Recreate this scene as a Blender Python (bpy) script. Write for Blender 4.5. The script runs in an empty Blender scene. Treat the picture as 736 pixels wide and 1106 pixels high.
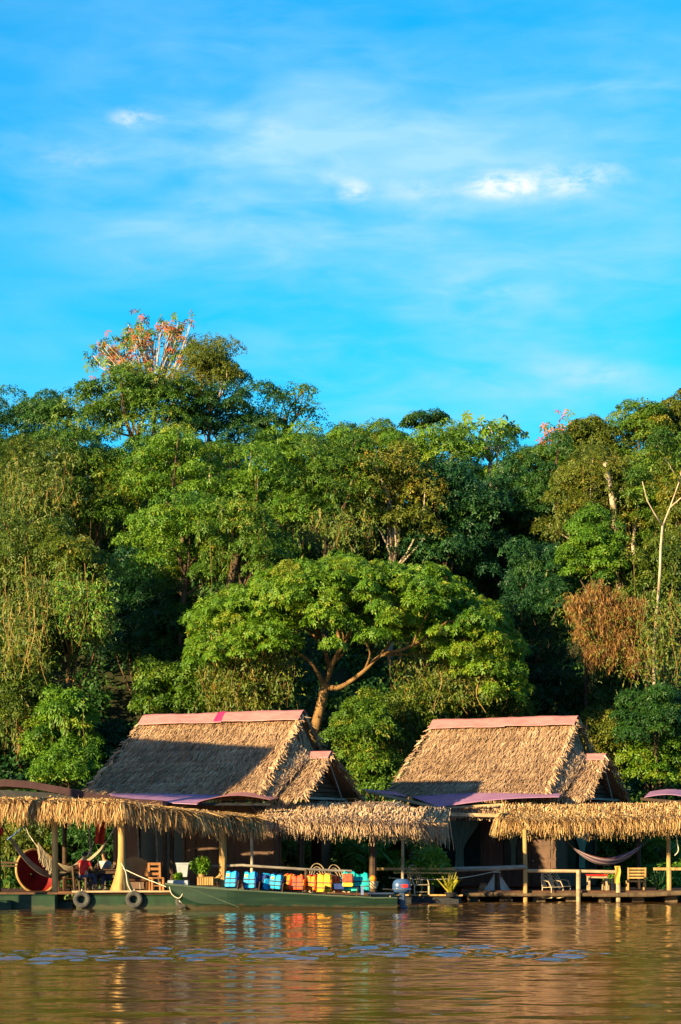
import bpy, math, random
import numpy as np
from mathutils import Vector, Matrix, Euler
R = math.radians
random.seed(7); rng = np.random.default_rng(11)
SC = bpy.context.scene; COL = SC.collection
F, CX, HY, CH = 2560.0, 368.0, 916.0, 2.0      # focal length in photo pixels, centre column, horizon row, eye height

# ------------------------------------------------------------------ camera, sky, sun, exposure
cam = bpy.data.cameras.new('camera'); co = bpy.data.objects.new('camera', cam); COL.objects.link(co)
co.location = (0, 0, CH); co.rotation_euler = (R(90), 0, 0)
cam.sensor_fit = 'VERTICAL'; cam.sensor_height = 36.0; cam.lens = 36.0*F/1106.0
cam.shift_y = (HY-553.0)/1106.0; cam.clip_end = 6000; cam.clip_start = .5
SC.camera = co
SUN_EL, SUN_AZ = R(14.0), R(46.0)              # azimuth: the light comes from this far left of straight behind the camera
ld = Vector((math.sin(SUN_AZ)*math.cos(SUN_EL), math.cos(SUN_AZ)*math.cos(SUN_EL), -math.sin(SUN_EL)))
sun = bpy.data.lights.new('sun', 'SUN'); sun.energy = 5.0; sun.angle = R(.5); sun.color = (1.0, .77, .40)
so = bpy.data.objects.new('sun', sun); COL.objects.link(so); so.rotation_euler = ld.to_track_quat('-Z', 'Y').to_euler()
so.location = (-60, -60, 40)
SC.view_settings.view_transform = 'Standard'; SC.view_settings.look = 'None'
SC.view_settings.gamma = 1.0; SC.view_settings.use_curve_mapping = False
SC.view_settings.exposure = 1.48
W = bpy.data.worlds.new('World'); SC.world = W; W.use_nodes = True

def dirpx(px, py):
    v = Vector(((px-CX)/F, 1.0, (HY-py)/F)); v.normalize(); return v

def build_sky():
    nt = W.node_tree; N = nt.nodes; L = nt.links
    bg = N['Background']; bg.inputs[1].default_value = .098
    sky = N.new('ShaderNodeTexSky'); sky.sky_type = 'NISHITA'; sky.sun_disc = False
    sky.sun_elevation = SUN_EL
    sky.sun_rotation = math.pi + SUN_AZ        # direction to the sun (from +Y, clockwise)
    sky.altitude = 100; sky.air_density = 1.0; sky.dust_density = .3; sky.ozone_density = 3.0
    tint = N.new('ShaderNodeMix'); tint.data_type = 'RGBA'; tint.blend_type = 'MULTIPLY'; tint.inputs[0].default_value = 1
    L.new(sky.outputs[0], tint.inputs[6])
    tc = N.new('ShaderNodeTexCoord')           # deep blue away from the sun, paler towards it
    dt = N.new('ShaderNodeVectorMath'); dt.operation = 'DOT_PRODUCT'; L.new(tc.outputs['Generated'], dt.inputs[0]); dt.inputs[1].default_value = (-math.sin(SUN_AZ), -math.cos(SUN_AZ), 0)
    mr = N.new('ShaderNodeMapRange'); mr.interpolation_type = 'SMOOTHSTEP'; mr.inputs[1].default_value = -.56; mr.inputs[2].default_value = .7; L.new(dt.outputs['Value'], mr.inputs[0])
    tm = N.new('ShaderNodeMix'); tm.data_type = 'RGBA'; L.new(mr.outputs[0], tm.inputs[0]); tm.inputs[6].default_value = SKY_TINT; tm.inputs[7].default_value = SUNSIDE
    L.new(tm.outputs[2], tint.inputs[7])
    def noise(scale, stretch, detail, lo, hi, off=(0, 0, 0), rough=.55):
        mp = N.new('ShaderNodeMapping'); mp.inputs['Scale'].default_value = stretch; mp.inputs['Location'].default_value = off
        L.new(tc.outputs['Generated'], mp.inputs[0])
        n = N.new('ShaderNodeTexNoise'); n.inputs['Scale'].default_value = scale; n.inputs['Detail'].default_value = detail
        n.inputs['Roughness'].default_value = rough; n.inputs['Distortion'].default_value = .4
        L.new(mp.outputs[0], n.inputs['Vector'])
        r = N.new('ShaderNodeMapRange'); r.interpolation_type = 'SMOOTHSTEP'
        r.inputs[1].default_value = lo; r.inputs[2].default_value = hi
        L.new(n.outputs[0], r.inputs[0]); return r.outputs[0]
    def math2(op, a, b):
        m = N.new('ShaderNodeMath'); m.operation = op
        for i, x in enumerate((a, b)):
            if isinstance(x, (int, float)): m.inputs[i].default_value = x
            else: L.new(x, m.inputs[i])
        return m.outputs[0]
    def patch_of_sky(px, py, wx, wy):          # soft elliptical patch round a direction in the sky
        dif = N.new('ShaderNodeVectorMath'); dif.operation = 'SUBTRACT'; L.new(tc.outputs['Generated'], dif.inputs[0]); dif.inputs[1].default_value = dirpx(px, py)
        sc = N.new('ShaderNodeVectorMath'); sc.operation = 'MULTIPLY'; L.new(dif.outputs[0], sc.inputs[0])
        sc.inputs[1].default_value = (F/wx, F/wx, F/wy)
        ln = N.new('ShaderNodeVectorMath'); ln.operation = 'LENGTH'; L.new(sc.outputs[0], ln.inputs[0])
        r = N.new('ShaderNodeMapRange'); r.interpolation_type = 'SMOOTHSTEP'
        r.inputs[1].default_value = 1.15; r.inputs[2].default_value = .0; r.inputs[3].default_value = 0; r.inputs[4].default_value = 1
        L.new(ln.outputs['Value'], r.inputs[0]); return r.outputs[0]
    soft = noise(9, (1, 1, 3.2), 3, .25, .8, (.3, 0, 1.7)); soft2 = noise(24, (1, 1, 3.6), 5, .3, .8, (2.3, 0, .4))
    grain = math2('ADD', math2('MULTIPLY', soft, .6), math2('MULTIPLY', soft2, .4))
    m = math2('MULTIPLY', grain, .26)
    for (px, py, wx, wy, k) in ((420, 205, 460, 130, .95), (90, 165, 130, 40, .5), (300, 145, 230, 40, .6), (540, 320, 220, 50, .75), (640, 402, 190, 40, .7),
                                (690, 90, 170, 60, .5), (720, 280, 80, 40, .5), (420, 420, 400, 110, .45), (300, 60, 260, 60, .35), (240, 260, 200, 50, .4)):
        m = math2('ADD', m, math2('MULTIPLY', math2('MULTIPLY', patch_of_sky(px, py, wx, wy), grain), k))
    m = math2('MINIMUM', m, .9)
    wisp = noise(62, (1, 1, 2.2), 6, .30, .72, (5.1, 0, 3.3), .62); c = 0.0
    for (px, py, wx, wy, k) in ((540, 199, 50, 17, 1.55), (383, 208, 22, 17, 1.05), (622, 190, 66, 20, .85), (146, 128, 34, 13, .8), (578, 206, 80, 16, .45),
                                (455, 207, 60, 17, .35), (365, 190, 24, 12, .3), (640, 402, 70, 14, .3), (295, 140, 26, 16, .35), (540, 315, 80, 12, .2), (80, 170, 60, 16, .22)):
        c = math2('ADD', c, math2('MULTIPLY', math2('MULTIPLY', patch_of_sky(px, py, wx, wy), wisp), k))
    c = math2('MINIMUM', c, 1.0)
    vm = N.new('ShaderNodeMix'); vm.data_type = 'RGBA'; L.new(m, vm.inputs[0]); L.new(tint.outputs[2], vm.inputs[6]); vm.inputs[7].default_value = VEIL
    mix = N.new('ShaderNodeMix'); mix.data_type = 'RGBA'; L.new(c, mix.inputs[0]); L.new(vm.outputs[2], mix.inputs[6])
    mix.inputs[7].default_value = CLOUD
    L.new(mix.outputs[2], bg.inputs[0])
SKY_TINT = (.015, .76, .98, 1); SUNSIDE = (.26, .42, .66, 1); VEIL = (1.65, 3.0, 4.0, 1); CLOUD = (3.7, 3.95, 4.1, 1)
build_sky()

# ------------------------------------------------------------------ helpers
def at(px, py, Y):                              # world point seen at a photo pixel, at distance Y
    return Vector(((px-CX)/F*Y, Y, CH+(HY-py)/F*Y))
def ax(px, Y): return (px-CX)/F*Y
def az(py, Y): return CH+(HY-py)/F*Y

def tag(o, label=None, cat=None, group=None, kind=None):
    if label: o['label'] = label
    if cat: o['category'] = cat
    if group: o['group'] = group
    if kind: o['kind'] = kind
    return o
def empty(name, loc=(0, 0, 0), rz=0.0):
    o = bpy.data.objects.new(name, None); COL.objects.link(o); o.location = loc; o.rotation_euler = (0, 0, rz)
    o.empty_display_size = .2; return o
def thing(name, label, cat, loc=(0, 0, 0), rz=0.0, group=None):
    return tag(empty(name, loc, rz), label, cat, group)
def chain_loc(o):
    v = Vector((0, 0, 0))
    while o is not None: v += o.location; o = o.parent
    return v
def copy_tree(o, parent=None):
    c = o.copy(); COL.objects.link(c); c.parent = parent
    for ch in list(o.children): copy_tree(ch, c)
    return c

def mesh_obj(name, V, faces, mat, parent=None, world=False, tint=None, smooth=False):
    V = np.asarray(V, dtype=np.float64).reshape(-1, 3)
    if parent is not None and world: V = V - np.array(chain_loc(parent))
    me = bpy.data.meshes.new(name)
    if isinstance(faces, np.ndarray):
        k = faces.shape[1]; n = faces.shape[0]
        me.vertices.add(len(V)); me.vertices.foreach_set('co', V.astype(np.float32).ravel())
        me.loops.add(n*k); me.loops.foreach_set('vertex_index', faces.astype(np.int32).ravel())
        me.polygons.add(n); me.polygons.foreach_set('loop_start', np.arange(0, n*k, k, dtype=np.int32))
        me.update(calc_edges=True)
    else:
        me.from_pydata([tuple(v) for v in V], [], faces); me.update()
    if tint is not None:
        a = me.attributes.new('tint', 'FLOAT', 'POINT'); a.data.foreach_set('value', np.asarray(tint, dtype=np.float32))
    if smooth: me.polygons.foreach_set('use_smooth', [True]*len(me.polygons))
    me.materials.append(mat)
    o = bpy.data.objects.new(name, me); COL.objects.link(o)
    if parent is not None: o.parent = parent
    return o

class MB:
    def __init__(s): s.v = []; s.f = []; s.t = []; s.cur = .5
    def add(s, vs, fs):
        b = len(s.v); s.v += [tuple(x) for x in vs]; s.f += [tuple(i+b for i in f) for f in fs]; s.t += [s.cur]*len(vs); return s
    def box(s, c, size, rot=None, taper=1.0):
        c = Vector(c); hx, hy, hz = [x/2 for x in size]; vs = []
        for z in (-hz, hz):
            k = taper if z > 0 else 1
            for x, y in ((-hx, -hy), (hx, -hy), (hx, hy), (-hx, hy)):
                p = Vector((x*k, y*k, z))
                if rot is not None: p = rot @ p
                vs.append(c+p)
        return s.add(vs, [(0, 3, 2, 1), (4, 5, 6, 7), (0, 1, 5, 4), (1, 2, 6, 5), (2, 3, 7, 6), (3, 0, 4, 7)])
    def rbox(s, c, size, b=.02, rot=None):     # box with chamfered vertical and horizontal edges
        c = Vector(c); hx, hy, hz = [x/2 for x in size]; b = min(b, hx*.9, hy*.9, hz*.9); rings = []
        for z, k in ((-hz, b), (-hz+b, 0), (hz-b, 0), (hz, b)):
            X, Y = hx-k, hy-k; ring = []
            for x, y in ((-X, -Y+b), (-X+b, -Y), (X-b, -Y), (X, -Y+b), (X, Y-b), (X-b, Y), (-X+b, Y), (-X, Y-b)):
                p = Vector((x, y, z))
                if rot is not None: p = rot @ p
                ring.append(c+p)
            rings.append(ring)
        vs = [p for r in rings for p in r]; fs = [tuple(range(7, -1, -1)), tuple(range(24, 32))]
        for k in range(3):
            for i in range(8): j = (i+1) % 8; fs.append((k*8+i, k*8+j, k*8+8+j, k*8+8+i))
        return s.add(vs, fs)
    def bar(s, a, b, w, h=None, up=(0, 0, 1)):
        a = Vector(a); b = Vector(b); h = h or w; d = (b-a); L = d.length
        if L < 1e-6: return s
        d.normalize(); u = Vector(up)
        if abs(d.dot(u)) > .98: u = Vector((0, 1, 0))
        r = d.cross(u).normalized(); u = r.cross(d).normalized()
        m = Matrix((r, d, u)).transposed()
        return s.box((a+b)/2, (w, L, h), m)
    def tube(s, pts, rad, n=8, cap=True, wob=0):
        pts = [Vector(p) for p in pts]; m = len(pts)
        rad = rad if isinstance(rad, (list, tuple)) else [rad]*m
        vs = []; prev = None
        for i, p in enumerate(pts):
            d = (pts[min(i+1, m-1)]-pts[max(i-1, 0)])
            if d.length < 1e-9: d = Vector((0, 0, 1))
            d.normalize()
            if prev is None:
                r = d.cross(Vector((0, 0, 1)))
                if r.length < .1: r = d.cross(Vector((0, 1, 0)))
            else: r = prev-d*prev.dot(d)
            r.normalize(); prev = r; u = d.cross(r)
            for k in range(n):
                a = 2*math.pi*k/n; rr = rad[i]*(1+(random.uniform(-wob, wob) if wob else 0))
                vs.append(p+(r*math.cos(a)+u*math.sin(a))*rr)
        fs = []
        for i in range(m-1):
            for k in range(n): j = (k+1) % n; fs.append((i*n+k, i*n+j, (i+1)*n+j, (i+1)*n+k))
        if cap: fs += [tuple(range(n-1, -1, -1)), tuple(range((m-1)*n, m*n))]
        return s.add(vs, fs)
    def lathe(s, c, prof, n=14, axis=None):    # prof: (radius, height)
        c = Vector(c); vs = []; M = axis or Matrix.Identity(3)
        for r, z in prof:
            for k in range(n): a = 2*math.pi*k/n; vs.append(c+M @ Vector((r*math.cos(a), r*math.sin(a), z)))
        fs = []
        for i in range(len(prof)-1):
            for k in range(n): j = (k+1) % n; fs.append((i*n+k, i*n+j, (i+1)*n+j, (i+1)*n+k))
        fs += [tuple(range(n-1, -1, -1)), tuple(range((len(prof)-1)*n, len(prof)*n))]
        return s.add(vs, fs)
    def torus(s, c, R0, r, n=20, m=8, axis=None, squash=1.0):
        c = Vector(c); M = axis or Matrix.Identity(3); vs = []; fs = []
        for i in range(n):
            a = 2*math.pi*i/n
            for k in range(m):
                b = 2*math.pi*k/m; rr = R0+r*math.cos(b)
                vs.append(c+M @ Vector((rr*math.cos(a), rr*math.sin(a), r*squash*math.sin(b))))
        for i in range(n):
            for k in range(m):
                fs.append((i*m+k, ((i+1) % n)*m+k, ((i+1) % n)*m+(k+1) % m, i*m+(k+1) % m))
        return s.add(vs, fs)
    def grid(s, fn, nu, nv, thick=0.0):        # patch fn(u,v) with optional thickness along -normal(z)
        P = [[Vector(fn(i/nu, j/nv)) for j in range(nv+1)] for i in range(nu+1)]
        vs = [p for r in P for p in r]; fs = []
        q = lambda i, j: i*(nv+1)+j
        for i in range(nu):
            for j in range(nv): fs.append((q(i, j), q(i+1, j), q(i+1, j+1), q(i, j+1)))
        if thick:
            n0 = len(vs); vs += [p-Vector((0, 0, thick)) for p in vs]
            fs += [tuple(n0+k for k in reversed(f)) for f in fs[:]]
            bd = [q(i, 0) for i in range(nu+1)]+[q(nu, j) for j in range(1, nv+1)]+[q(i, nv) for i in range(nu-1, -1, -1)]+[q(0, j) for j in range(nv-1, 0, -1)]
            for a, b in zip(bd, bd[1:]+bd[:1]): fs.append((a, n0+a, n0+b, b))
        return s.add(vs, fs)
    def prism(s, poly, z0, z1):
        n = len(poly); vs = [(x, y, z0) for x, y in poly]+[(x, y, z1) for x, y in poly]
        return s.add(vs, [tuple(range(n-1, -1, -1)), tuple(range(n, 2*n))]+[(i, (i+1) % n, n+(i+1) % n, n+i) for i in range(n)])
    def build(s, name, mat, parent=None, world=False, smooth=False):
        return mesh_obj(name, np.array(s.v), s.f, mat, parent, world, s.t, smooth)

# ------------------------------------------------------------------ materials
def new_mat(name):
    m = bpy.data.materials.new(name); m.use_nodes = True
    return m, m.node_tree.nodes, m.node_tree.links, m.node_tree.nodes['Principled BSDF']
def ramp(N, stops):
    r = N.new('ShaderNodeValToRGB'); e = r.color_ramp.elements
    while len(e) > 1: e.remove(e[-1])
    e[0].position = stops[0][0]; e[0].color = (*stops[0][1], 1)
    for p, c in stops[1:]:
        x = e.new(p); x.color = (*c, 1)
    return r
def noisy(name, c1, c2, scale=4, stretch=(1, 1, 1), rough=.75, bump=.0, spec=.3, detail=5, c3=None, metallic=0):
    m, N, L, B = new_mat(name)
    tc = N.new('ShaderNodeTexCoord'); mp = N.new('ShaderNodeMapping'); mp.inputs['Scale'].default_value = stretch
    L.new(tc.outputs['Object'], mp.inputs[0])
    n = N.new('ShaderNodeTexNoise'); n.inputs['Scale'].default_value = scale; n.inputs['Detail'].default_value = detail; n.inputs['Roughness'].default_value = .62
    L.new(mp.outputs[0], n.inputs['Vector'])
    r = ramp(N, [(.32, c1), (.62, c2)]+([(.74, c3)] if c3 else [])); L.new(n.outputs[0], r.inputs[0])
    L.new(r.outputs[0], B.inputs['Base Color'])
    B.inputs['Roughness'].default_value = rough; B.inputs['Specular IOR Level'].default_value = spec; B.inputs['Metallic'].default_value = metallic
    if bump:
        b = N.new('ShaderNodeBump'); b.inputs['Strength'].default_value = bump; b.inputs['Distance'].default_value = .03
        L.new(n.outputs[0], b.inputs['Height']); L.new(b.outputs[0], B.inputs['Normal'])
    return m
def tinted(name, stops, rough=.7, spec=.25, trans=0.0, nscale=0, nstr=.25):
    m, N, L, B = new_mat(name)
    a = N.new('ShaderNodeAttribute'); a.attribute_name = 'tint'
    fac = a.outputs['Fac']
    if nscale:
        tc = N.new('ShaderNodeTexCoord'); n = N.new('ShaderNodeTexNoise'); n.inputs['Scale'].default_value = nscale; n.inputs['Detail'].default_value = 3
        L.new(tc.outputs['Object'], n.inputs['Vector'])
        ma = N.new('ShaderNodeMath'); ma.operation = 'MULTIPLY_ADD'; L.new(n.outputs[0], ma.inputs[0]); ma.inputs[1].default_value = nstr*2
        sb = N.new('ShaderNodeMath'); sb.operation = 'SUBTRACT'; L.new(fac, sb.inputs[0]); sb.inputs[1].default_value = nstr
        L.new(sb.outputs[0], ma.inputs[2]); fac = ma.outputs[0]
    r = ramp(N, stops); L.new(fac, r.inputs[0]); L.new(r.outputs[0], B.inputs['Base Color'])
    B.inputs['Roughness'].default_value = rough; B.inputs['Specular IOR Level'].default_value = spec
    if trans:
        out = N['Material Output']; t = N.new('ShaderNodeBsdfTranslucent'); L.new(r.outputs[0], t.inputs[0])
        mx = N.new('ShaderNodeMixShader'); mx.inputs[0].default_value = trans
        L.new(B.outputs[0], mx.inputs[1]); L.new(t.outputs[0], mx.inputs[2]); L.new(mx.outputs[0], out.inputs[0])
    return m
M = {}
def leafmat(name, a, b, c, d=None):
    M[name] = tinted(name, [(0, a), (.45, b), (.8, c), (1, d or c)], .5, .4, .34)
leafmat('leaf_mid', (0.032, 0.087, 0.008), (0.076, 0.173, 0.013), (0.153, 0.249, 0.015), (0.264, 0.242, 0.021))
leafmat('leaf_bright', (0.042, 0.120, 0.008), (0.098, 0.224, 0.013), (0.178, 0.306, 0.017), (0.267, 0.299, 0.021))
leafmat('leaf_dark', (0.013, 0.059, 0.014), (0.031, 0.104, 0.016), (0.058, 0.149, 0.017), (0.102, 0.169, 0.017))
leafmat('leaf_olive', (0.048, 0.082, 0.008), (0.110, 0.151, 0.013), (0.189, 0.205, 0.017), (0.298, 0.217, 0.026))
leafmat('leaf_vine', (0.037, 0.082, 0.008), (0.095, 0.154, 0.013), (0.179, 0.209, 0.017), (0.311, 0.184, 0.026))
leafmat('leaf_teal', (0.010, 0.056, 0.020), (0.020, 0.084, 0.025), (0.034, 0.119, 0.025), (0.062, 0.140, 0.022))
leafmat('leaf_dry', (.11, .050, .015), (.27, .125, .028), (.42, .215, .046), (.20, .15, .02))
leafmat('leaf_red', (.24, .05, .02), (.40, .10, .03), (.46, .18, .05), (.12, .13, .02))
leafmat('leaf_pink', (.42, .11, .06), (.52, .18, .09), (.46, .16, .07), (.5, .26, .14))
leafmat('leaf_yellow', (.12, .14, .010), (.26, .24, .015), (.40, .34, .02), (.16, .24, .02))
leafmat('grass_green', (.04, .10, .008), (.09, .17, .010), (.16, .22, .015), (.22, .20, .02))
M['bark'] = noisy('bark', (.045, .030, .018), (.13, .085, .045), 5, (1, 1, .25), .9, .6)
M['bark_pale'] = noisy('bark_pale', (.26, .18, .10), (.52, .42, .30), 4, (1, 1, .3), .85, .5)
M['bark_gold'] = noisy('bark_gold', (.10, .05, .018), (.27, .15, .055), 3, (1, 1, .35), .9, .7)
M['vine_dry'] = tinted('vine_dry', [(0, (.06, .034, .014)), (.5, (.15, .085, .03)), (1, (.28, .18, .065))], .85, .15, .1)
TH = [(0, (.14, .085, .049)), (.3, (.36, .216, .122)), (.65, (.52, .338, .19)), (1, (.67, .485, .30))]
M['thatch'] = tinted('thatch', TH, .8, .2, .06)
M['thatch_gold'] = tinted('thatch_gold', [(0, (.15, .07, .025)), (.3, (.34, .185, .068)), (.65, (.54, .34, .135)), (1, (.76, .57, .29))], .75, .25, .12)
M['thatch_grey'] = tinted('thatch_grey', [(0, (.11, .08, .06)), (.4, (.26, .19, .14)), (1, (.44, .35, .26))], .85, .2, .06)
M['wood_gold'] = noisy('wood_gold', (.28, .15, .045), (.50, .30, .10), 6, (1, 1, .15), .7, .3)
M['wood_brown'] = noisy('wood_brown', (.055, .022, .010), (.105, .045, .018), 5, (1, 1, .2), .6, .2)
M['wood_dark'] = noisy('wood_dark', (.035, .018, .010), (.075, .040, .020), 6, (.2, .2, 1), .7, .2)
M['wood_grey'] = noisy('wood_grey', (.16, .13, .10), (.32, .27, .21), 6, (.2, .2, 1), .85, .3)
M['wood_rail'] = noisy('wood_rail', (.26, .17, .09), (.46, .33, .19), 7, (.2, 1, 1), .8, .3)
M['cane'] = noisy('cane', (.34, .23, .12), (.58, .44, .27), 9, (1, 1, 1), .6)
M['sheet_pink'] = noisy('sheet_pink', (.36, .13, .12), (.47, .20, .185), 2.2, (1, 2.5, 2.5), .5, .25, .35, 8, (.30, .16, .13))
M['sheet_magenta'] = noisy('sheet_magenta', (.45, .02, .10), (.50, .03, .12), 3, (1, 1, 1), .5)
M['sheet_purple'] = noisy('sheet_purple', (.28, .13, .23), (.40, .20, .33), 1.8, (1, 2, 1), .5, .2, .35, 8, (.26, .14, .20))
M['sheet_maroon'] = noisy('sheet_maroon', (.035, .014, .014), (.055, .022, .023), 2, (1, 1, 1), .6, .0, .3)
M['terracotta'] = noisy('terracotta', (.36, .15, .05), (.48, .22, .08), 3)
M['pontoon'] = noisy('pontoon', (.003, .018, .006), (.008, .036, .010), 2.4, (1, 1, .5), .55, .15, .35, 9, (.03, .045, .010))
M['hull'] = noisy('hull', (.004, .017, .010), (.009, .032, .018), 2.2, (.35, 1, 2.6), .5, .15, .35, 9, (.035, .045, .026))
M['hull_trim'] = noisy('hull_trim', (.03, .055, .03), (.085, .11, .07), 3, (.3, 1, 1), .55, .0)
M['tyre'] = noisy('tyre', (.03, .03, .03), (.085, .08, .07), 6, rough=.85)
M['rope'] = noisy('rope', (.50, .43, .30), (.68, .60, .46), 20, rough=.9)
M['rope_blue'] = noisy('rope_blue', (.10, .25, .60), (.2, .35, .7), 20, rough=.7)
M['curtain'] = noisy('curtain', (.10, .14, .085), (.15, .19, .12), 2, (3, 3, .3), .9)
M['cloth_gold'] = noisy('cloth_gold', (.40, .25, .04), (.52, .34, .06), 5, rough=.9)
M['cloth_pale'] = noisy('cloth_pale', (.24, .19, .12), (.40, .32, .20), 3, (4, 4, .4), .9)
M['cloth_grey'] = noisy('cloth_grey', (.30, .28, .25), (.46, .43, .38), 3, (4, 4, .4), .9)
M['red'] = noisy('red', (.50, .012, .012), (.62, .022, .018), 3, rough=.6)
M['tub_red'] = noisy('tub_red', (.14, .006, .006), (.22, .010, .008), 3, rough=.7)
M['red_dark'] = noisy('red_dark', (.30, .012, .010), (.42, .022, .015), 3, rough=.7)
M['jacket_blue'] = noisy('jacket_blue', (.005, .30, .58), (.010, .38, .68), 4, rough=.6)
M['jacket_navy'] = noisy('jacket_navy', (.010, .03, .13), (.02, .05, .2), 4, rough=.6)
M['jacket_orange'] = noisy('jacket_orange', (.78, .17, .010), (.86, .24, .015), 4, rough=.6)
M['jacket_red'] = noisy('jacket_red', (.66, .055, .012), (.76, .08, .018), 4, rough=.6)
M['jacket_yellow'] = noisy('jacket_yellow', (.84, .36, .010), (.9, .45, .015), 4, rough=.6)
M['teal'] = noisy('teal', (.0, .36, .33), (.005, .44, .40), 3, rough=.5)
M['black'] = noisy('black', (.012, .012, .014), (.03, .03, .032), 4, rough=.6)
M['webbing'] = noisy('webbing', (.02, .02, .03), (.05, .05, .06), 10, rough=.8)
M['yellow_patch'] = noisy('yellow_patch', (.75, .62, .03), (.85, .72, .05), 5, rough=.6)
M['print'] = noisy('print', (.10, .02, .02), (.42, .09, .03), 9, rough=.7, c3=(.45, .25, .05))
M['motor_blue'] = noisy('motor_blue', (.03, .07, .16), (.05, .11, .24), 3, rough=.25, spec=.6)
M['motor_dark'] = noisy('motor_dark', (.02, .035, .07), (.04, .06, .11), 4, rough=.4, spec=.5)
M['chrome'] = noisy('chrome', (.6, .6, .6), (.75, .75, .75), 4, rough=.25, metallic=.9)
M['skin'] = noisy('skin', (.40, .19, .10), (.48, .24, .13), 6, rough=.55)
M['hair'] = noisy('hair', (.015, .010, .008), (.04, .025, .015), 12, rough=.5)
M['shirt_grey'] = noisy('shirt_grey', (.25, .27, .31), (.33, .35, .40), 5, rough=.9)
M['denim'] = noisy('denim', (.03, .04, .08), (.06, .07, .13), 5, rough=.9)
M['hammock'] = None
M['soil'] = noisy('soil', (.025, .030, .010), (.06, .060, .022), .8, rough=.95, bump=.5, c3=(.09, .07, .03))
M['pot'] = noisy('pot', (.09, .06, .045), (.16, .10, .07), 5, rough=.85)
M['planter'] = noisy('planter', (.25, .27, .30), (.36, .38, .42), 4, rough=.8)
M['glass'] = noisy('glass', (.010, .014, .010), (.016, .022, .016), 2, rough=.25, spec=.15)

def mud_line(name, top, col):
    m = M[name]; N = m.node_tree.nodes; L = m.node_tree.links; B = N['Principled BSDF']; src = B.inputs['Base Color'].links[0].from_socket
    tc = N.new('ShaderNodeTexCoord'); sp = N.new('ShaderNodeSeparateXYZ'); L.new(tc.outputs['Object'], sp.inputs[0])
    mp = N.new('ShaderNodeMapping'); mp.inputs['Scale'].default_value = (2.2, 2.2, 9); L.new(tc.outputs['Object'], mp.inputs[0])
    n = N.new('ShaderNodeTexNoise'); n.inputs['Scale'].default_value = 1.6; n.inputs['Detail'].default_value = 6; L.new(mp.outputs[0], n.inputs['Vector'])
    ad = N.new('ShaderNodeMath'); ad.operation = 'MULTIPLY_ADD'; L.new(n.outputs[0], ad.inputs[0]); ad.inputs[1].default_value = -.34; L.new(sp.outputs[2], ad.inputs[2])
    r = N.new('ShaderNodeMapRange'); r.inputs[1].default_value = top-.02; r.inputs[2].default_value = top-.12; L.new(ad.outputs[0], r.inputs[0])
    x = N.new('ShaderNodeMix'); x.data_type = 'RGBA'; L.new(r.outputs[0], x.inputs[0]); L.new(src, x.inputs[6]); x.inputs[7].default_value = (*col, 1); L.new(x.outputs[2], B.inputs['Base Color'])
mud_line('hull', .02, (.055, .045, .024)); mud_line('pontoon', .02, (.040, .042, .016))
def stripe_mat():
    m, N, L, B = new_mat('hammock_stripe')
    a = N.new('ShaderNodeAttribute'); a.attribute_name = 'tint'
    w = N.new('ShaderNodeMath'); w.operation = 'FRACT'; mu = N.new('ShaderNodeMath'); mu.operation = 'MULTIPLY'; mu.inputs[1].default_value = 5
    L.new(a.outputs['Fac'], mu.inputs[0]); L.new(mu.outputs[0], w.inputs[0])
    r = ramp(N, [(0, (.16, .09, .15)), (.45, (.16, .09, .15)), (.5, (.55, .47, .45)), (.72, (.55, .47, .45)), (.76, (.26, .09, .10))])
    L.new(w.outputs[0], r.inputs[0]); L.new(r.outputs[0], B.inputs['Base Color']); B.inputs['Roughness'].default_value = .9
    return m
M['hammock'] = stripe_mat()

# ------------------------------------------------------------------ the setting: water and bank
def yb(X):                                      # shoreline
    return 96+.33*np.clip(X, -22, 24)
def ground(X, Y):
    X = np.asarray(X, float); Y = np.asarray(Y, float)
    t = Y-yb(X)-.8*np.sin(X*.45)-.5*np.sin(X*1.3+1)
    z = np.where(t < 0, np.maximum(-1.6, t*.5), np.where(t < 6, t*.5, np.where(t < 40, 3+(t-6)*.52, 20.7+(t-40)*.04)))
    z = z+.35*np.sin(X*.7+Y*.3)*np.clip(t/8, 0, 1)+.2*np.sin(X*1.7-Y*.9)*np.clip(t/8, 0, 1)
    z = z-2.4*np.exp(-((X+9.5)/3.2)**2-((Y-106)/6)**2)-2.0*np.exp(-((X-9.5)/2.5)**2-((Y-116)/9)**2)
    return z
def gz(x, y): return float(ground(x, y))

def build_bank():
    xs = np.concatenate([np.linspace(-1500, -60, 14), np.linspace(-50, 50, 126), np.linspace(60, 1500, 14)])
    ys = np.concatenate([np.linspace(80, 150, 141), np.linspace(155, 2500, 16)])
    X, Y = np.meshgrid(xs, ys); Z = ground(X, Y)
    V = np.stack([X, Y, Z], -1).reshape(-1, 3); nx = len(xs); ny = len(ys)
    i, j = np.meshgrid(np.arange(nx-1), np.arange(ny-1)); a = (j*nx+i).ravel()
    Fq = np.stack([a, a+1, a+1+nx, a+nx], -1)
    o = mesh_obj('riverbank', V, Fq, M['soil'], smooth=True); tag(o, kind='structure')
build_bank()

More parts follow.
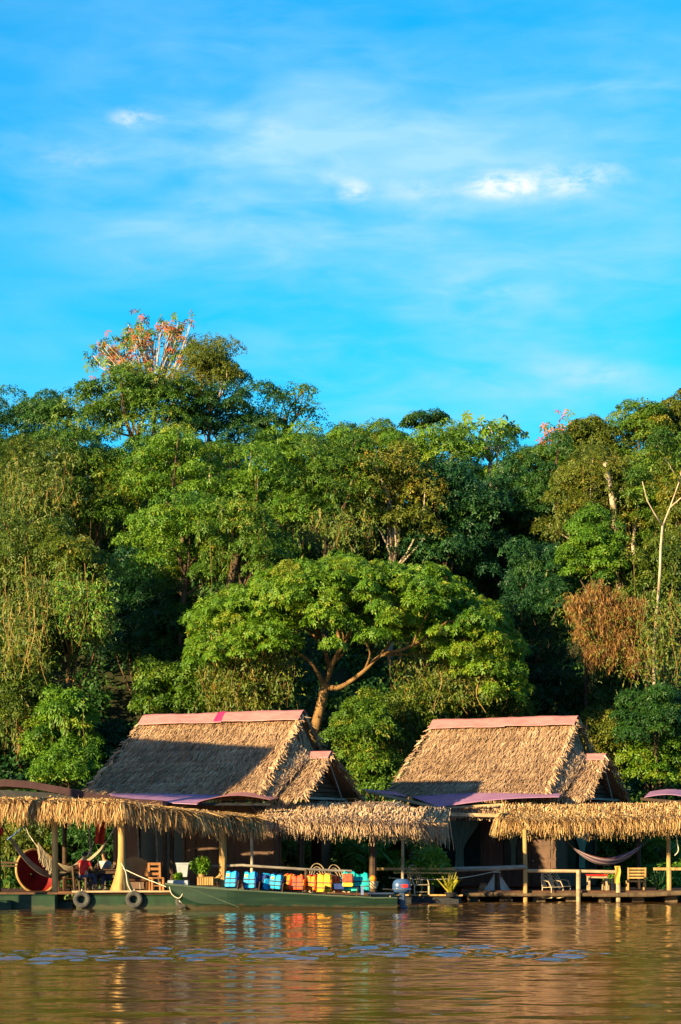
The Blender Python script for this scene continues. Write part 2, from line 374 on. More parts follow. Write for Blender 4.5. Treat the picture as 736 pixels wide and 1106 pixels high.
def build_water():
    xs = np.concatenate([[-1500, -300, -80, -40], np.arange(-19, 19.01, .10), [40, 80, 300, 1500]])
    ys = [-400., -100., -20., 5., 15.]; y = 22.0
    while y < 97: ys.append(y); y += .045+.0013*(y-22)
    ys += [100., 105., 112.]
    ys = np.array(ys); X, Y = np.meshgrid(xs, ys)
    r = np.random.default_rng(5); Z = np.zeros_like(X); Zw = np.zeros_like(X)
    for k in range(46):
        lam = r.uniform(.5, 1.0)*(1+2.4*r.random()**2); th = r.normal(0, .62)
        kx, ky = math.sin(th)*2*math.pi/lam, math.cos(th)*2*math.pi/lam
        sl = .0098
        Z += sl*lam/(2*math.pi)*np.sin(kx*X+ky*Y+r.uniform(0, 6.3)+.6*np.sin(X*.21+Y*.13+k))
    for k in range(26):
        lam = r.uniform(.35, 1.0); th = r.normal(0, .75)
        kx, ky = math.sin(th)*2*math.pi/lam, math.cos(th)*2*math.pi/lam
        Zw += .016*lam/(2*math.pi)*np.sin(kx*X+ky*Y+r.uniform(0, 6.3)+.8*np.sin(X*.3+k))
    for k in range(34):                            # fine wind ripple
        lam = r.uniform(.26, .62); th = r.normal(0, .5)
        kx, ky = math.sin(th)*2*math.pi/lam, math.cos(th)*2*math.pi/lam
        Z += .0085*lam/(2*math.pi)*np.sin(kx*X+ky*Y+r.uniform(0, 6.3)+.7*np.sin(X*.4+Y*.3+k))
    wob = .9*np.sin(X*.35+1)+.5*np.sin(X*1.1)+.25*np.sin(X*2.7+.4)
    mask = np.exp(-(np.abs(Y-44.6-wob-.10*X)/3.0)**6)*(1/(1+np.exp((X-5.2)*1.2)))
    ph = Y+.35*np.sin(X*1.7+.8*np.sin(Y*.9))+.15*np.sin(X*4.3+Y*1.5)+.10*np.sin(X*8.1-Y*2.3)+.5*np.sin(X*.41); lam = .62
    saw = (ph/lam) % 1.0; saw = np.where(saw < .82, saw/.82, (1-saw)/.18)     # short chop of a passing wake
    Zw += .108*lam*saw*np.clip(.92+.34*np.sin(X*2.3+np.floor(ph/lam)*2.1)+.14*np.sin(X*2.9+np.floor(ph/lam)*4.7), .35, 1.3)
    calm = .55+.45*np.clip(.5+.5*np.sin(X*.16+Y*.11+1.2)*np.sin(Y*.21-X*.07), 0, 1)
    Z = Z*calm*np.clip((Y-10)/28, .3, 1)*(1-.65*mask)+Zw*mask
    Z[(np.abs(X) > 19.5)] = 0
    V = np.stack([X, Y, Z], -1).reshape(-1, 3); nx = len(xs); ny = len(ys)
    i, j = np.meshgrid(np.arange(nx-1), np.arange(ny-1)); a = (j*nx+i).ravel()
    Fq = np.stack([a, a+1, a+1+nx, a+nx], -1)
    m, N, L, B = new_mat('river_water')
    B.inputs['Base Color'].default_value = (.105, .056, .018, 1); B.inputs['Roughness'].default_value = .035
    B.inputs['IOR'].default_value = 1.45; B.inputs['Specular IOR Level'].default_value = .5
    tc = N.new('ShaderNodeTexCoord'); mp = N.new('ShaderNodeMapping'); mp.inputs['Scale'].default_value = (.7, 1.0, 1)
    L.new(tc.outputs['Object'], mp.inputs[0])
    n = N.new('ShaderNodeTexNoise'); n.inputs['Scale'].default_value = 7; n.inputs['Detail'].default_value = 4; L.new(mp.outputs[0], n.inputs['Vector'])
    b = N.new('ShaderNodeBump'); b.inputs['Strength'].default_value = .22; b.inputs['Distance'].default_value = .02
    L.new(n.outputs[0], b.inputs['Height']); L.new(b.outputs[0], B.inputs['Normal'])
    n2 = N.new('ShaderNodeTexNoise'); n2.inputs['Scale'].default_value = .25; n2.inputs['Detail'].default_value = 3; L.new(tc.outputs['Object'], n2.inputs['Vector'])
    rr = ramp(N, [(.35, (.070, .034, .008)), (.65, (.115, .056, .013))]); L.new(n2.outputs[0], rr.inputs[0]); L.new(rr.outputs[0], B.inputs['Base Color'])
    o = mesh_obj('water', V, Fq, m, smooth=True); tag(o, kind='structure')
build_water()

# ------------------------------------------------------------------ foliage
def unit(a): return a/np.maximum(np.linalg.norm(a, axis=-1, keepdims=True), 1e-9)
def leaves(P, Nn, size, tint, k=1, aspect=.45, droop=.25, fold=.18):
    """k leaflets at each point P, lying roughly across normal Nn; returns verts, tri faces, tint"""
    n = len(P); Nn = unit(Nn)
    rv = rng.normal(size=(n, 3)); T = unit(rv-(rv*Nn).sum(-1, keepdims=True)*Nn); Bt = np.cross(Nn, T)
    Vs = []; Ts = []
    for j in range(k):
        a = 2*math.pi*j/k+rng.uniform(-.35, .35, n)
        D = T*np.cos(a)[:, None]+Bt*np.sin(a)[:, None]
        S = np.cross(Nn, D); l = (size*rng.uniform(.7, 1.25, n))[:, None]
        dn = np.array([0, 0, -1.0])*droop
        b = P+D*l*(.06 if k > 1 else -.5)
        tip = P+(D+dn)*l*(1.0 if k > 1 else .5)
        mid = (b*.5+tip*.5); w = l*aspect*.5; up = Nn*l*fold*.5
        Vs.append(np.stack([b, mid+S*w+up, tip, mid-S*w+up], 1)); Ts.append(np.repeat(tint[:, None], 4, 1))
    V = np.concatenate(Vs).reshape(-1, 3); t = np.concatenate(Ts).ravel()
    i = np.arange(len(V)//4)*4
    Fq = np.concatenate([np.stack([i, i+1, i+2], -1), np.stack([i, i+2, i+3], -1)])
    return V, Fq, t
def merge(parts):
    Vs, Fs, Ts = [], [], []; b = 0
    for V, Fq, t in parts:
        Vs.append(V); Fs.append(Fq+b); Ts.append(t); b += len(V)
    return np.concatenate(Vs), np.concatenate(Fs), np.concatenate(Ts)

def pads_to_leaves(C, Rr, flat, per, size, k, tintmu, tintsd, droop, aspect, up=.40, spread=.55):
    """leaf clumps: dome shaped pads at C with radius Rr"""
    n = len(C); m = int(per)
    D = rng.normal(size=(n, m, 3)); D = unit(D)
    D[..., 2] = np.where(D[..., 2] < -.25, -D[..., 2]*.6, D[..., 2])
    rad = rng.random((n, m, 1))**.33*.55+.5
    off = D*rad*Rr[:, None, None]; off[..., 2] *= flat
    edge = np.linalg.norm(off[..., :2], axis=-1)/Rr[:, None]
    off[..., 2] -= droop*Rr[:, None]*edge**2
    P = (C[:, None, :]+off).reshape(-1, 3)
    Nn = D*(1-up)+np.array([0, 0, 1.0])*up+rng.normal(size=D.shape)*spread
    t = np.clip(rng.normal(tintmu, tintsd, (n, 1))+rng.normal(0, .16, (n, m)), 0, 1).ravel()
    return leaves(P, Nn.reshape(-1, 3), np.full(n*m, size), t, k, aspect, .3)

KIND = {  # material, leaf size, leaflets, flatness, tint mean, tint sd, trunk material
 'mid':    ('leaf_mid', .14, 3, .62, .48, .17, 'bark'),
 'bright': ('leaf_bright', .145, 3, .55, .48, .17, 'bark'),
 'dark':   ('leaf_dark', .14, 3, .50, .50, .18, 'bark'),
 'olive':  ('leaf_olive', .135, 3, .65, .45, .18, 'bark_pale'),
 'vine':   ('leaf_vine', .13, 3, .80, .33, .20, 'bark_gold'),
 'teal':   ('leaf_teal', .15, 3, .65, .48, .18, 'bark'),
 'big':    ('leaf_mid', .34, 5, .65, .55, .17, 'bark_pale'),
}
def crown_pads(c, r, n, flatlayers=False, hollow=.55):
    """clump centres over the shell of an ellipsoid, more of them on the outside"""
    D = unit(rng.normal(size=(n, 3))); D[:, 2] = np.where(D[:, 2] < -.45, -D[:, 2], D[:, 2])
    q = hollow+(1-hollow)*rng.random((n, 1))**.6
    P = D*q*np.array(r)
    P *= (1+rng.normal(0, .17, (n, 1)))
    if flatlayers: P[:, 2] = np.round(P[:, 2]/(r[2]*.34))*r[2]*.34+rng.normal(0, .11*r[2], n)
    return np.array(c)+P

def limb(mb, a, b, r0, r1, bend=.08, n=6):
    a = Vector(a); b = Vector(b); L = (b-a).length; off = Vector((random.uniform(-1, 1), random.uniform(-1, 1), random.uniform(-.3, .3)))*L*bend
    pts = [a.lerp(b, i/n)+off*math.sin(math.pi*i/n)+Vector((random.uniform(-1, 1), random.uniform(-1, 1), 0))*L*.012*(0 < i < n) for i in range(n+1)]
    mb.tube(pts, [r0+(r1-r0)*i/n for i in range(n+1)], 7); return pts

def vine_strands(tops, lens, width, tintlo=0, tinthi=1, sway=.12):
    """thin hanging strips; tops (n,3), lens (n)"""
    n = len(tops); S = 7
    a = rng.uniform(0, 2*math.pi, n); side = np.stack([np.cos(a), np.sin(a)*.4, np.zeros(n)], -1)
    ph = rng.uniform(0, 6.3, n); rows = []
    for i in range(S+1):
        f = i/S
        c = tops+np.stack([sway*np.sin(ph+f*4)*f*1.5, sway*np.cos(ph*1.7+f*3)*f, -lens*f], -1)
        w = (width*(1-.4*f))[:, None] if hasattr(width, '__len__') else width*(1-.4*f)
        rows += [c-side*w/2, c+side*w/2]
    V = np.stack(rows, 1); b = (np.arange(n)*2*(S+1))[:, None]; fs = []
    for i in range(S):
        q = b+np.array([[2*i, 2*i+1, 2*i+3]]); q2 = b+np.array([[2*i, 2*i+3, 2*i+2]]); fs += [q, q2]
    t = np.repeat(rng.uniform(tintlo, tinthi, n), 2*(S+1))
    return V.reshape(-1, 3), np.concatenate(fs), t

def tree(name, label, px, py, Y, rx, ry, kind='mid', n=None, per=165, layers=False, vines=0, trunk=None, group=None, cat='tree', depth=.8, lean=0, padr=None, extra=None, hollow=.55, tr=1.0):
    if cat == 'tree' and ry > 20: rx, ry, py = rx*1.22, ry*1.5, py+ry*.46
    elif cat == 'shrub': rx, ry, py = rx*1.25, ry*1.25, py+ry*.25
    c = at(px, py, Y); sx = rx/F*Y; sz = ry/F*Y
    bx, by = c.x+lean, Y+.3; base = (bx, by, gz(bx, by)-.3)
    t = thing(name, label, cat, base, 0, group)
    mname, ls, k, fl, tm, ts, bm = KIND[kind]
    pr = padr or min(1.0, max(.5, .34*min(sx, sz*1.5)))
    n = n or int(max(12, 3.4*(sx*sz*1.4)/(pr*pr)))
    C = crown_pads(c, (max(.1, sx-pr*.7), max(.1, (sx-pr*.6)*depth), max(.1, sz-pr*.45)), n, layers, hollow)
    Rr = pr*rng.uniform(.65, 1.3, n)
    ls *= random.uniform(.85, 1.3); tt = None
    V, Fq, tt = pads_to_leaves(C, Rr, fl*(.72 if layers else 1), int(per*min(1.1, (.15/ls)**1.2)), ls, k, tm+random.uniform(-.08, .10), ts, .28, .46)
    mb = MB(); top = Vector((c.x, c.y, c.z-.15*sz)); r0 = (.07+.03*sx)*tr
    if trunk:
        for pts, ra, rb in trunk:
            P = [at(a, b, Y+dy) for a, b, dy in pts]; m = len(P); mb.tube(P, [ra+(rb-ra)*i/(m-1) for i in range(m)], 8, wob=.06)
    else:
        limb(mb, base, top, r0, r0*.55, .04)
    for i in rng.choice(n, min(n, 9), replace=False):
        limb(mb, Vector((c.x, c.y, c.z-sz*random.uniform(.3, .95))), Vector(C[i]), r0*.4, .025, .12, 4)
    mb.build('trunk', M[bm], t, True, True)
    o = mesh_obj('crown', V, Fq, M[mname], t, True, tt)
    if vines:
        idx = rng.choice(n, vines); tops = C[idx]+rng.normal(0, .3, (vines, 3)); tops[:, 1] -= .3
        lens = rng.uniform(.6, 3.4, vines)
        Vv, Fv, tv = vine_strands(tops, lens, rng.uniform(.010, .032, vines), 0, 1, .05)
        m = vines*13; j = rng.integers(0, vines, m); f = rng.random(m)**.8
        Q = tops[j]+np.stack([rng.normal(0, .10, m)*(1-.5*f), rng.normal(0, .12, m), -lens[j]*f*.85], -1)
        dv = leaves(Q, rng.normal(0, .5, (m, 3))+np.array([-.3, -.7, .25]), np.full(m, .15), np.clip(rng.normal(tm, .2, m), 0, 1), 2, .5, .9)
        d_ = mesh_obj('leafy_drapes', dv[0], dv[1], M[mname], t, True, dv[2]); d_['kind'] = 'stuff'
        w = mesh_obj('hanging_vines', Vv, Fv, M['vine_dry'], t, True, tv); w['kind'] = 'stuff'
    return t

G = 'trees on the river bank'
# far row along the skyline
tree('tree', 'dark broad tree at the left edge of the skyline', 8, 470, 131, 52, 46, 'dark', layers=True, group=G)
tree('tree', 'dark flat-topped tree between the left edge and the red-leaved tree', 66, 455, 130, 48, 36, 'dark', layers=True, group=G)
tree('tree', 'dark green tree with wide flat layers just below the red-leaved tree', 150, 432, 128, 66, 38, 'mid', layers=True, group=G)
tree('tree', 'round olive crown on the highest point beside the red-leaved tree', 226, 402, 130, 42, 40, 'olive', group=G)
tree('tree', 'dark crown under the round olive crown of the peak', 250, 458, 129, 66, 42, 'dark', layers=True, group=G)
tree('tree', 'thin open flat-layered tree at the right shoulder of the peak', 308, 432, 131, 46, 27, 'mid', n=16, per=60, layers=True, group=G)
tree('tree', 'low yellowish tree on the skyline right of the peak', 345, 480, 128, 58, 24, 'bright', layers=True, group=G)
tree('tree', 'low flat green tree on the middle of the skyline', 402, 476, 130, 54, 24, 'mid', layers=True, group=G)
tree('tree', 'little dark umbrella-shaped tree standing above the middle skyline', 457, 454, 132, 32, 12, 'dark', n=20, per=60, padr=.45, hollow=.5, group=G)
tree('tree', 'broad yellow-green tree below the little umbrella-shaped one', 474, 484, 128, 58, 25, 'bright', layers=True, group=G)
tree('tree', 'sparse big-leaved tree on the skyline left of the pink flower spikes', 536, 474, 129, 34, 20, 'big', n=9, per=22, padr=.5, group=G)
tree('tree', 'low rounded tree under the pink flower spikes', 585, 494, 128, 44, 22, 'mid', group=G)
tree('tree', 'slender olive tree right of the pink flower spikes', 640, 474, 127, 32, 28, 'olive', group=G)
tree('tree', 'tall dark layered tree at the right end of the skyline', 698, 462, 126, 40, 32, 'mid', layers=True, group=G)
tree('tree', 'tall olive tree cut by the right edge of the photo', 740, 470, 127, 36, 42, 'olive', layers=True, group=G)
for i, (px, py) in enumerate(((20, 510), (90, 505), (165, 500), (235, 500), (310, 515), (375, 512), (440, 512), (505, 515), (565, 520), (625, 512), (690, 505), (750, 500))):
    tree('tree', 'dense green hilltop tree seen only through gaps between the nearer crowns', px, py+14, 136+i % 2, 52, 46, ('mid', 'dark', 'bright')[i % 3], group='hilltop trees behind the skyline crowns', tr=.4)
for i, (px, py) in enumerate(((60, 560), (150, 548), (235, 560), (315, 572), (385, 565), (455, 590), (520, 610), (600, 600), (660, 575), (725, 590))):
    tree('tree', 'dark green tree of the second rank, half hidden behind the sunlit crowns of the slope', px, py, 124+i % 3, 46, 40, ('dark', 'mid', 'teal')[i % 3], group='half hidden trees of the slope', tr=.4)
# middle rows
tree('tree', 'brownish vine-hung tree at the left edge below the skyline', 32, 528, 118, 62, 58, 'vine', vines=90, group=G)
tree('tree', 'mottled green tree right of the brownish vine-hung one', 104, 515, 119, 56, 48, 'mid', vines=30, group=G)
tree('tree', 'sunlit green tree with layered boughs below the peak', 196, 504, 116, 66, 44, 'bright', layers=True, group=G)
tree('tree', 'sunlit tree left of the middle of the forest', 286, 520, 115, 54, 44, 'bright', layers=True, vines=20, group=G)
tree('tree', 'green tree in the very middle of the forest above the umbrella tree', 352, 520, 116, 56, 46, 'mid', layers=True, vines=40, group=G)
tree('tree', 'olive tree with pale branches right of the middle of the forest', 424, 530, 117, 58, 50, 'olive', vines=25, group=G)
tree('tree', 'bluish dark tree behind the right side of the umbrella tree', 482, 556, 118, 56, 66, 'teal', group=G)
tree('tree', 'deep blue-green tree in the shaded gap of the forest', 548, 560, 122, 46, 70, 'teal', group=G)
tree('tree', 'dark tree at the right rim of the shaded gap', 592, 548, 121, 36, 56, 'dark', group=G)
tree('tree', 'green tree with pale bare trunks below the pink flower spikes', 640, 530, 116, 44, 44, 'olive', vines=50, group=G,
     trunk=[(((672, 640, 0), (668, 590, 0), (662, 540, -1), (654, 500, -1)), .22, .12), (((690, 640, 0), (684, 590, 0), (688, 550, 0)), .12, .06)], lean=1)
tree('tree', 'tall loose tree behind the white forked trunk', 700, 535, 117, 46, 56, 'mid', vines=40, group=G)
tree('tree', 'leafy tree cut by the right edge halfway up the forest', 745, 560, 114, 40, 70, 'olive', vines=30, group=G)
# front row
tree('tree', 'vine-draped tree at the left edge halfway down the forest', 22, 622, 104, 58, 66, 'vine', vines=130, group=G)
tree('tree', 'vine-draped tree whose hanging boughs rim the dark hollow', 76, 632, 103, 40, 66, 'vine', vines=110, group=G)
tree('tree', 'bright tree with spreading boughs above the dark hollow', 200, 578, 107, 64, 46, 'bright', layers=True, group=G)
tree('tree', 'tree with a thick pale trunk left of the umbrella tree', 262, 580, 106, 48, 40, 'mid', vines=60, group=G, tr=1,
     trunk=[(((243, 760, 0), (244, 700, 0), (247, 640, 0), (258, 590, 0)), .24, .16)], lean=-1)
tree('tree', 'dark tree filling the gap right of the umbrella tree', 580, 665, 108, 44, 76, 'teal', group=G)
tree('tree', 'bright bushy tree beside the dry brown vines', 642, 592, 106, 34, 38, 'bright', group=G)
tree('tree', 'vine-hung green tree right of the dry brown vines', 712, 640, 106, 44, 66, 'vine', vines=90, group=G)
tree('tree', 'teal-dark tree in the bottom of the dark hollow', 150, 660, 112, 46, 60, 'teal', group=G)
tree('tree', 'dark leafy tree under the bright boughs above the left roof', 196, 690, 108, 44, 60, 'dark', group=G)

# the umbrella-shaped tree in the middle
def umbrella_tree():
    Y = 101.0; base = at(336, 806, Y)
    base.z = gz(base.x, Y)-.3
    t = thing('umbrella_tree', 'wide umbrella-shaped bright green tree leaning out behind the left roof', 'tree', base)
    mb = MB()
    def path(pts, ra, rb):
        P = [at(a, b, Y+d) for a, b, d in pts]; m = len(P)
        Q = []
        for i in range((m-1)*4+1):                         # smooth the polyline
            s = i/4; j = min(int(s), m-2); u = s-j
            p0, p1, p2, p3 = P[max(j-1, 0)], P[j], P[j+1], P[min(j+2, m-1)]
            Q.append(.5*((2*p1)+(p2-p0)*u+(2*p0-5*p1+4*p2-p3)*u*u+(3*p1-p0-3*p2+p3)*u**3))
        k = len(Q); mb.tube(Q, [ra+(rb-ra)*i/(k-1) for i in range(k)], 9, wob=.05)
    path(((330, 830, 0), (340, 790, 0), (347, 762, 0), (352, 738, 0)), 0.25, .19)
    path(((351, 742, 0), (356, 722, 0), (350, 700, 0), (344, 680, .5), (338, 655, 1)), .13, .045)
    path(((352, 738, 0), (360, 716, -.4), (372, 694, -.8), (388, 668, -1), (410, 640, -1)), .13, .04)
    path(((353, 742, 0), (368, 742, -.6), (392, 726, -1.2), (412, 708, -1.6), (446, 697, -2), (485, 670, -2)), .125, .04)
    path(((350, 740, 0), (338, 718, -.8), (318, 702, -1.2), (296, 686, -1.5)), .11, .03)
    path(((368, 700, -.6), (366, 678, -.4), (378, 650, 0)), .10, .04)
    path(((344, 690, .5), (320, 672, 1), (280, 655, 2)), .08, .03)
    path(((412, 708, -1.6), (424, 690, -1), (440, 660, 0), (480, 640, 1)), .08, .03)
    path(((395, 722, -1.2), (400, 705, -2), (392, 690, -2.4)), .06, .02)
    for a, b in (((344, 684, .4), (300, 640, 1.5)), ((344, 684, .4), (330, 640, -1.5)), ((372, 694, -.8), (350, 640, -2)), ((388, 668, -1), (440, 630, -2)), ((388, 668, -1), (380, 620, 1)), ((446, 697, -2), (470, 650, -2.5)), ((446, 697, -2), (510, 690, -1)),
                 ((412, 708, -1.6), (470, 705, .5)), ((318, 702, -1.2), (262, 672, -1)), ((296, 686, -1.5), (250, 660, -2)), ((485, 670, -2), (530, 680, -1.5)), ((356, 722, 0), (400, 660, 1.5)), ((350, 700, 0), (310, 668, -1.8))):
        limb(mb, at(a[0], a[1], Y+a[2]), at(b[0], b[1], Y+b[2]), .05, .015, .10, 6)
    mb.build('trunk', M['bark_gold'], t, True, True)
    xs = [208, 232, 270, 310, 370, 430, 470, 520, 545, 566]; tops = [662, 634, 622, 600, 592, 604, 602, 636, 660, 702]; bots = [700, 690, 680, 672, 664, 676, 700, 726, 742, 752]
    C = []; Rr = []
    for i in range(400):
        px = random.uniform(212, 560); a = np.interp(px, xs, tops); b = np.interp(px, xs, bots)
        v = random.random()**1.5
        half = 4.2*math.sqrt(max(.05, 1-((px-385)/190)**2)); dy = random.uniform(-1, .75)*half
        drop = (dy/half)**2*34 if dy < 0 else 0
        py = a+9+(b-a)*v*.9+drop*.75
        p = at(px, py, Y+dy); C.append(p); Rr.append(random.uniform(.35, .95))
    V, Fq, tt = pads_to_leaves(np.array(C), np.array(Rr), .42, 125, .155, 5, .62, .16, .45, .40, .5, .5)
    mesh_obj('crown', V, Fq, M['leaf_bright'], t, True, tt)
    tops_ = np.array([at(random.choice((random.uniform(215, 300), random.uniform(420, 560))), random.uniform(660, 700), Y+random.uniform(-1, 2)) for _ in range(90)])
    Vv, Fv, tv = vine_strands(tops_, rng.uniform(1.0, 3.6, 90), rng.uniform(.012, .034, 90), 0, 1, .06)
    w = mesh_obj('hanging_vines', Vv, Fv, M['vine_dry'], t, True, tv); w['kind'] = 'stuff'
umbrella_tree()

# the red-leaved tree on the peak
def whorl_tree(name, label, spots, Y, stem_from, stems, leafm, lsize, k, redshare, matred):
    b = at(*stem_from, Y); b.z = gz(b.x, Y)-.2
    t = thing(name, label, 'tree', b); mb = MB()
    fork = at(stem_from[0], stem_from[1], Y)
    limb(mb, b, fork, .2, .13, .03)
    P = []; Pr = []
    for (px, py) in spots:
        e = at(px, py, Y+random.uniform(-2, 1.5)); limb(mb, fork, e, .045, .015, .08, 5); P.append(e)
    mb.build('trunk', M['bark_pale'], t, True, True)
    g = []; r = []
    for e in P:
        m = random.randint(3, 6)
        for _ in range(m):
            q = np.array(e)+rng.normal(0, .22, 3)*np.array([.8, .8, 1.5])
            (r if random.random() < redshare else g).append(q)
    for pts, mt, nm in ((g, leafm, 'crown'), (r, matred, 'red_leaves')):
        if not pts: continue
        Q = np.array(pts); n = len(Q)
        V, Fq, tt = leaves(Q, rng.normal(0, .6, (n, 3))+np.array([-.3, -.6, .5]), np.full(n, lsize), np.clip(rng.normal(.5, .2, n), 0, 1), k, .34, .45)
        mesh_obj(nm, V, Fq, M[mt], t, True, tt)
sp = [(random.uniform(136, 210), random.uniform(345, 372)) for _ in range(46)]+[(random.uniform(98, 150), random.uniform(368, 398)) for _ in range(34)]+[(random.uniform(150, 205), random.uniform(368, 392)) for _ in range(18)]
whorl_tree('tree', 'tree with orange-red leaf tufts standing out on the highest point', sp, 132, (168, 436), 0, 'leaf_mid', .27, 6, .36, 'leaf_red')
sp = [(590, 462), (591, 470), (604, 456), (606, 466), (609, 460), (620, 458), (621, 468), (617, 476), (603, 474), (588, 478)]
whorl_tree('tree', 'tree bearing pink-orange flower spikes on the right skyline', sp, 129, (605, 500), 0, 'leaf_mid', .34, 6, .8, 'leaf_pink')
sp = [(random.uniform(500, 556), random.uniform(455, 486)) for _ in range(16)]
whorl_tree('tree', 'tree with a few star-shaped leaf whorls against the sky', sp, 129, (530, 500), 0, 'leaf_bright', .34, 8, 0, 'leaf_pink')

# white forked trunk at the right
def white_tree():
    Y = 103; b = at(706, 800, Y); b.z = gz(b.x, Y)-.2
    t = thing('tree', 'slim white-barked tree with a bare fork near the right edge', 'tree', b); mb = MB()
    def path(pts, ra, rb):
        P = [at(a, c, Y+d) for a, c, d in pts]; m = len(P); mb.tube(P, [ra+(rb-ra)*i/(m-1) for i in range(m)], 8, wob=.04)
    path(((705, 790, 0), (707, 740, 0), (706, 715, 0), (709, 670, 0), (713, 620, 0), (714, 590, 0), (716, 566, 0)), .082, .05)
    path(((716, 568, 0), (708, 556, -.3), (699, 540, -.6), (694, 520, -.8)), .04, .018)
    path(((716, 568, 0), (724, 548, .2), (734, 520, .3), (740, 490, .3)), .042, .018)
    path(((734, 520, .3), (722, 500, .2), (708, 480, 0)), .035, .012)
    path(((724, 548, .2), (738, 536, .3), (752, 528, .3)), .035, .012)
    mb.build('trunk', M['bark_pale'], t, True, True)
    C = np.array([at(px, py, Y+random.uniform(-.5, .8)) for px, py in ((708, 478), (694, 516), (742, 488), (736, 500), (754, 526), (716, 470), (728, 480), (700, 505), (690, 530), (746, 510), (732, 515), (722, 492), (704, 490), (745, 470), (758, 505), (686, 512))])
    V, Fq, tt = pads_to_leaves(C, np.full(len(C), .6), .6, 90, .17, 3, .5, .2, .2, .42)
    mesh_obj('crown', V, Fq, M['leaf_mid'], t, True, tt)
white_tree()

# shrubs and thickets at the foot of the forest
GS = 'shrubs along the foot of the forest'
def shrub(label, px, py, Y, rx, ry, kind, **kw):
    kw.setdefault('per', 150); return tree('shrub', label, px, py, Y, rx, ry, kind, group=GS, cat='shrub', hollow=.4, tr=.5, **kw)
shrub('yellowish shrub at the left edge above the maroon roof', 18, 752, 101, 44, 50, 'vine', vines=60)
shrub('leafy shrub with bare stems left of the dark hollow', 66, 778, 100, 36, 44, 'bright', vines=30)
shrub('low light green shrub just above the maroon roof', 74, 826, 98, 40, 22, 'bright')
shrub('tall brown-stemmed shrub at the left edge under the vine-draped tree', 20, 690, 102, 46, 40, 'vine', vines=90)
shrub('dim shrub at the foot of the dark hollow beside the left roof', 128, 808, 103, 34, 34, 'teal')
shrub('green shrub above the left end of the left roof', 188, 745, 103, 40, 38, 'mid')
shrub('shrub with reddish vines above the middle of the left roof', 262, 740, 101, 42, 36, 'olive', vines=110)
shrub('green bush right of the umbrella tree trunk', 388, 792, 98, 36, 44, 'mid')
shrub('yellowish vine-tangled bush between the two roofs', 442, 772, 101, 40, 42, 'vine', vines=110)
shrub('golden vine-tangled bush behind the right roof ridge', 510, 752, 104, 48, 36, 'vine', vines=140)
shrub('low green bush between the two roofs', 408, 836, 97, 30, 26, 'mid')
shrub('grey-green thicket in the shade right of the right roof ridge', 590, 752, 107, 46, 46, 'teal')
shrub('grey thicket in shade below the dry brown vines', 660, 745, 107, 52, 36, 'dark', vines=160)
shrub('sunlit light green bush at the right edge beside the right roof', 706, 822, 103, 44, 36, 'bright')
shrub('darker bush at the right edge above the light green one', 708, 768, 101.8, 36, 34, 'dark')
shrub('green bush close behind the right roof gable', 650, 808, 103, 26, 40, 'olive', vines=20)
shrub('lush bush seen under the porch between the two houses', 398, 920, 90.5, 36, 24, 'bright')
shrub('dark bush seen under the porch left of the right house', 450, 905, 96, 34, 40, 'dark')
shrub('lush bush seen under the right porch behind the hammock', 672, 905, 99.5, 34, 36, 'mid')
shrub('low bright plants behind the right deck railing', 705, 945, 97.5, 44, 20, 'bright')
shrub('bush seen behind the far right posts of the right porch', 735, 905, 101, 26, 34, 'mid')
shrub('bush seen through the dark windows of the left house', 300, 912, 94, 50, 34, 'olive')
shrub('bush behind the table in the left pavilion', 96, 908, 94, 38, 34, 'dark')
shrub('leafy bush behind the hammock of the left pavilion', 30, 898, 94, 36, 26, 'olive', vines=20)
shrub('bush behind the back posts of the left pavilion', 160, 905, 93.5, 40, 36, 'dark')

# the dry brown vine curtain
def dry_curtain():
    b = at(648, 715, 104); t = thing('vine_curtain', 'big curtain of dry orange-brown vines hanging right of the shaded gap', 'vines', (b.x, b.y, gz(b.x, b.y)))
    cl = [(624, 648, 7), (642, 637, 10), (660, 646, 12), (674, 655, 10), (652, 664, 14), (632, 674, 9), (672, 682, 11), (656, 694, 11), (690, 650, 6), (640, 700, 7), (684, 702, 7)]
    n = 1300; k = rng.integers(0, len(cl), n); c = np.array(cl, float)[k]
    px = c[:, 0]+rng.normal(0, .62, n)*c[:, 2]; py = c[:, 1]+rng.normal(0, .55, n)*c[:, 2]
    tops = np.array([at(a, q, 103.0+random.uniform(-.6, .9)+(700-q)*.006) for a, q in zip(px, py)])
    V, Fq, tt = vine_strands(tops, rng.uniform(.2, 1.3, n)*rng.uniform(.4, 1.2, n), rng.uniform(.012, .04, n), 0, 1, .16)
    m = 5200; Q = tops[rng.integers(0, n, m)]+np.stack([rng.normal(0, .12, m), rng.normal(0, .15, m), -rng.uniform(0, 1.0, m)*rng.random(m)], -1)
    V2, F2, t2 = leaves(Q, rng.normal(0, .6, size=(m, 3))+np.array([-.5, -.7, .1]), np.full(m, .13), np.clip(rng.normal(.5, .22, m), 0, 1), 2, .34, 1.3)
    mesh_obj('strands', V, Fq, M['vine_dry'], t, True, tt)['kind'] = 'stuff'
    m = 900; Q = tops[rng.integers(0, n, m)]+rng.normal(0, 1, (m, 3))*np.array([.7, .5, .5])+np.array([0, -.1, -.3])
    gl = leaves(Q, rng.normal(0, .6, (m, 3))+np.array([-.4, -.7, .3]), np.full(m, .15), np.clip(rng.normal(.5, .2, m), 0, 1), 2, .45, .5)
    mesh_obj('green_leaves', gl[0], gl[1], M['leaf_olive'], t, True, gl[2])['kind'] = 'stuff'
    mesh_obj('dry_leaves', V2, F2, M['leaf_dry'], t, True, t2)['kind'] = 'stuff'
dry_curtain()

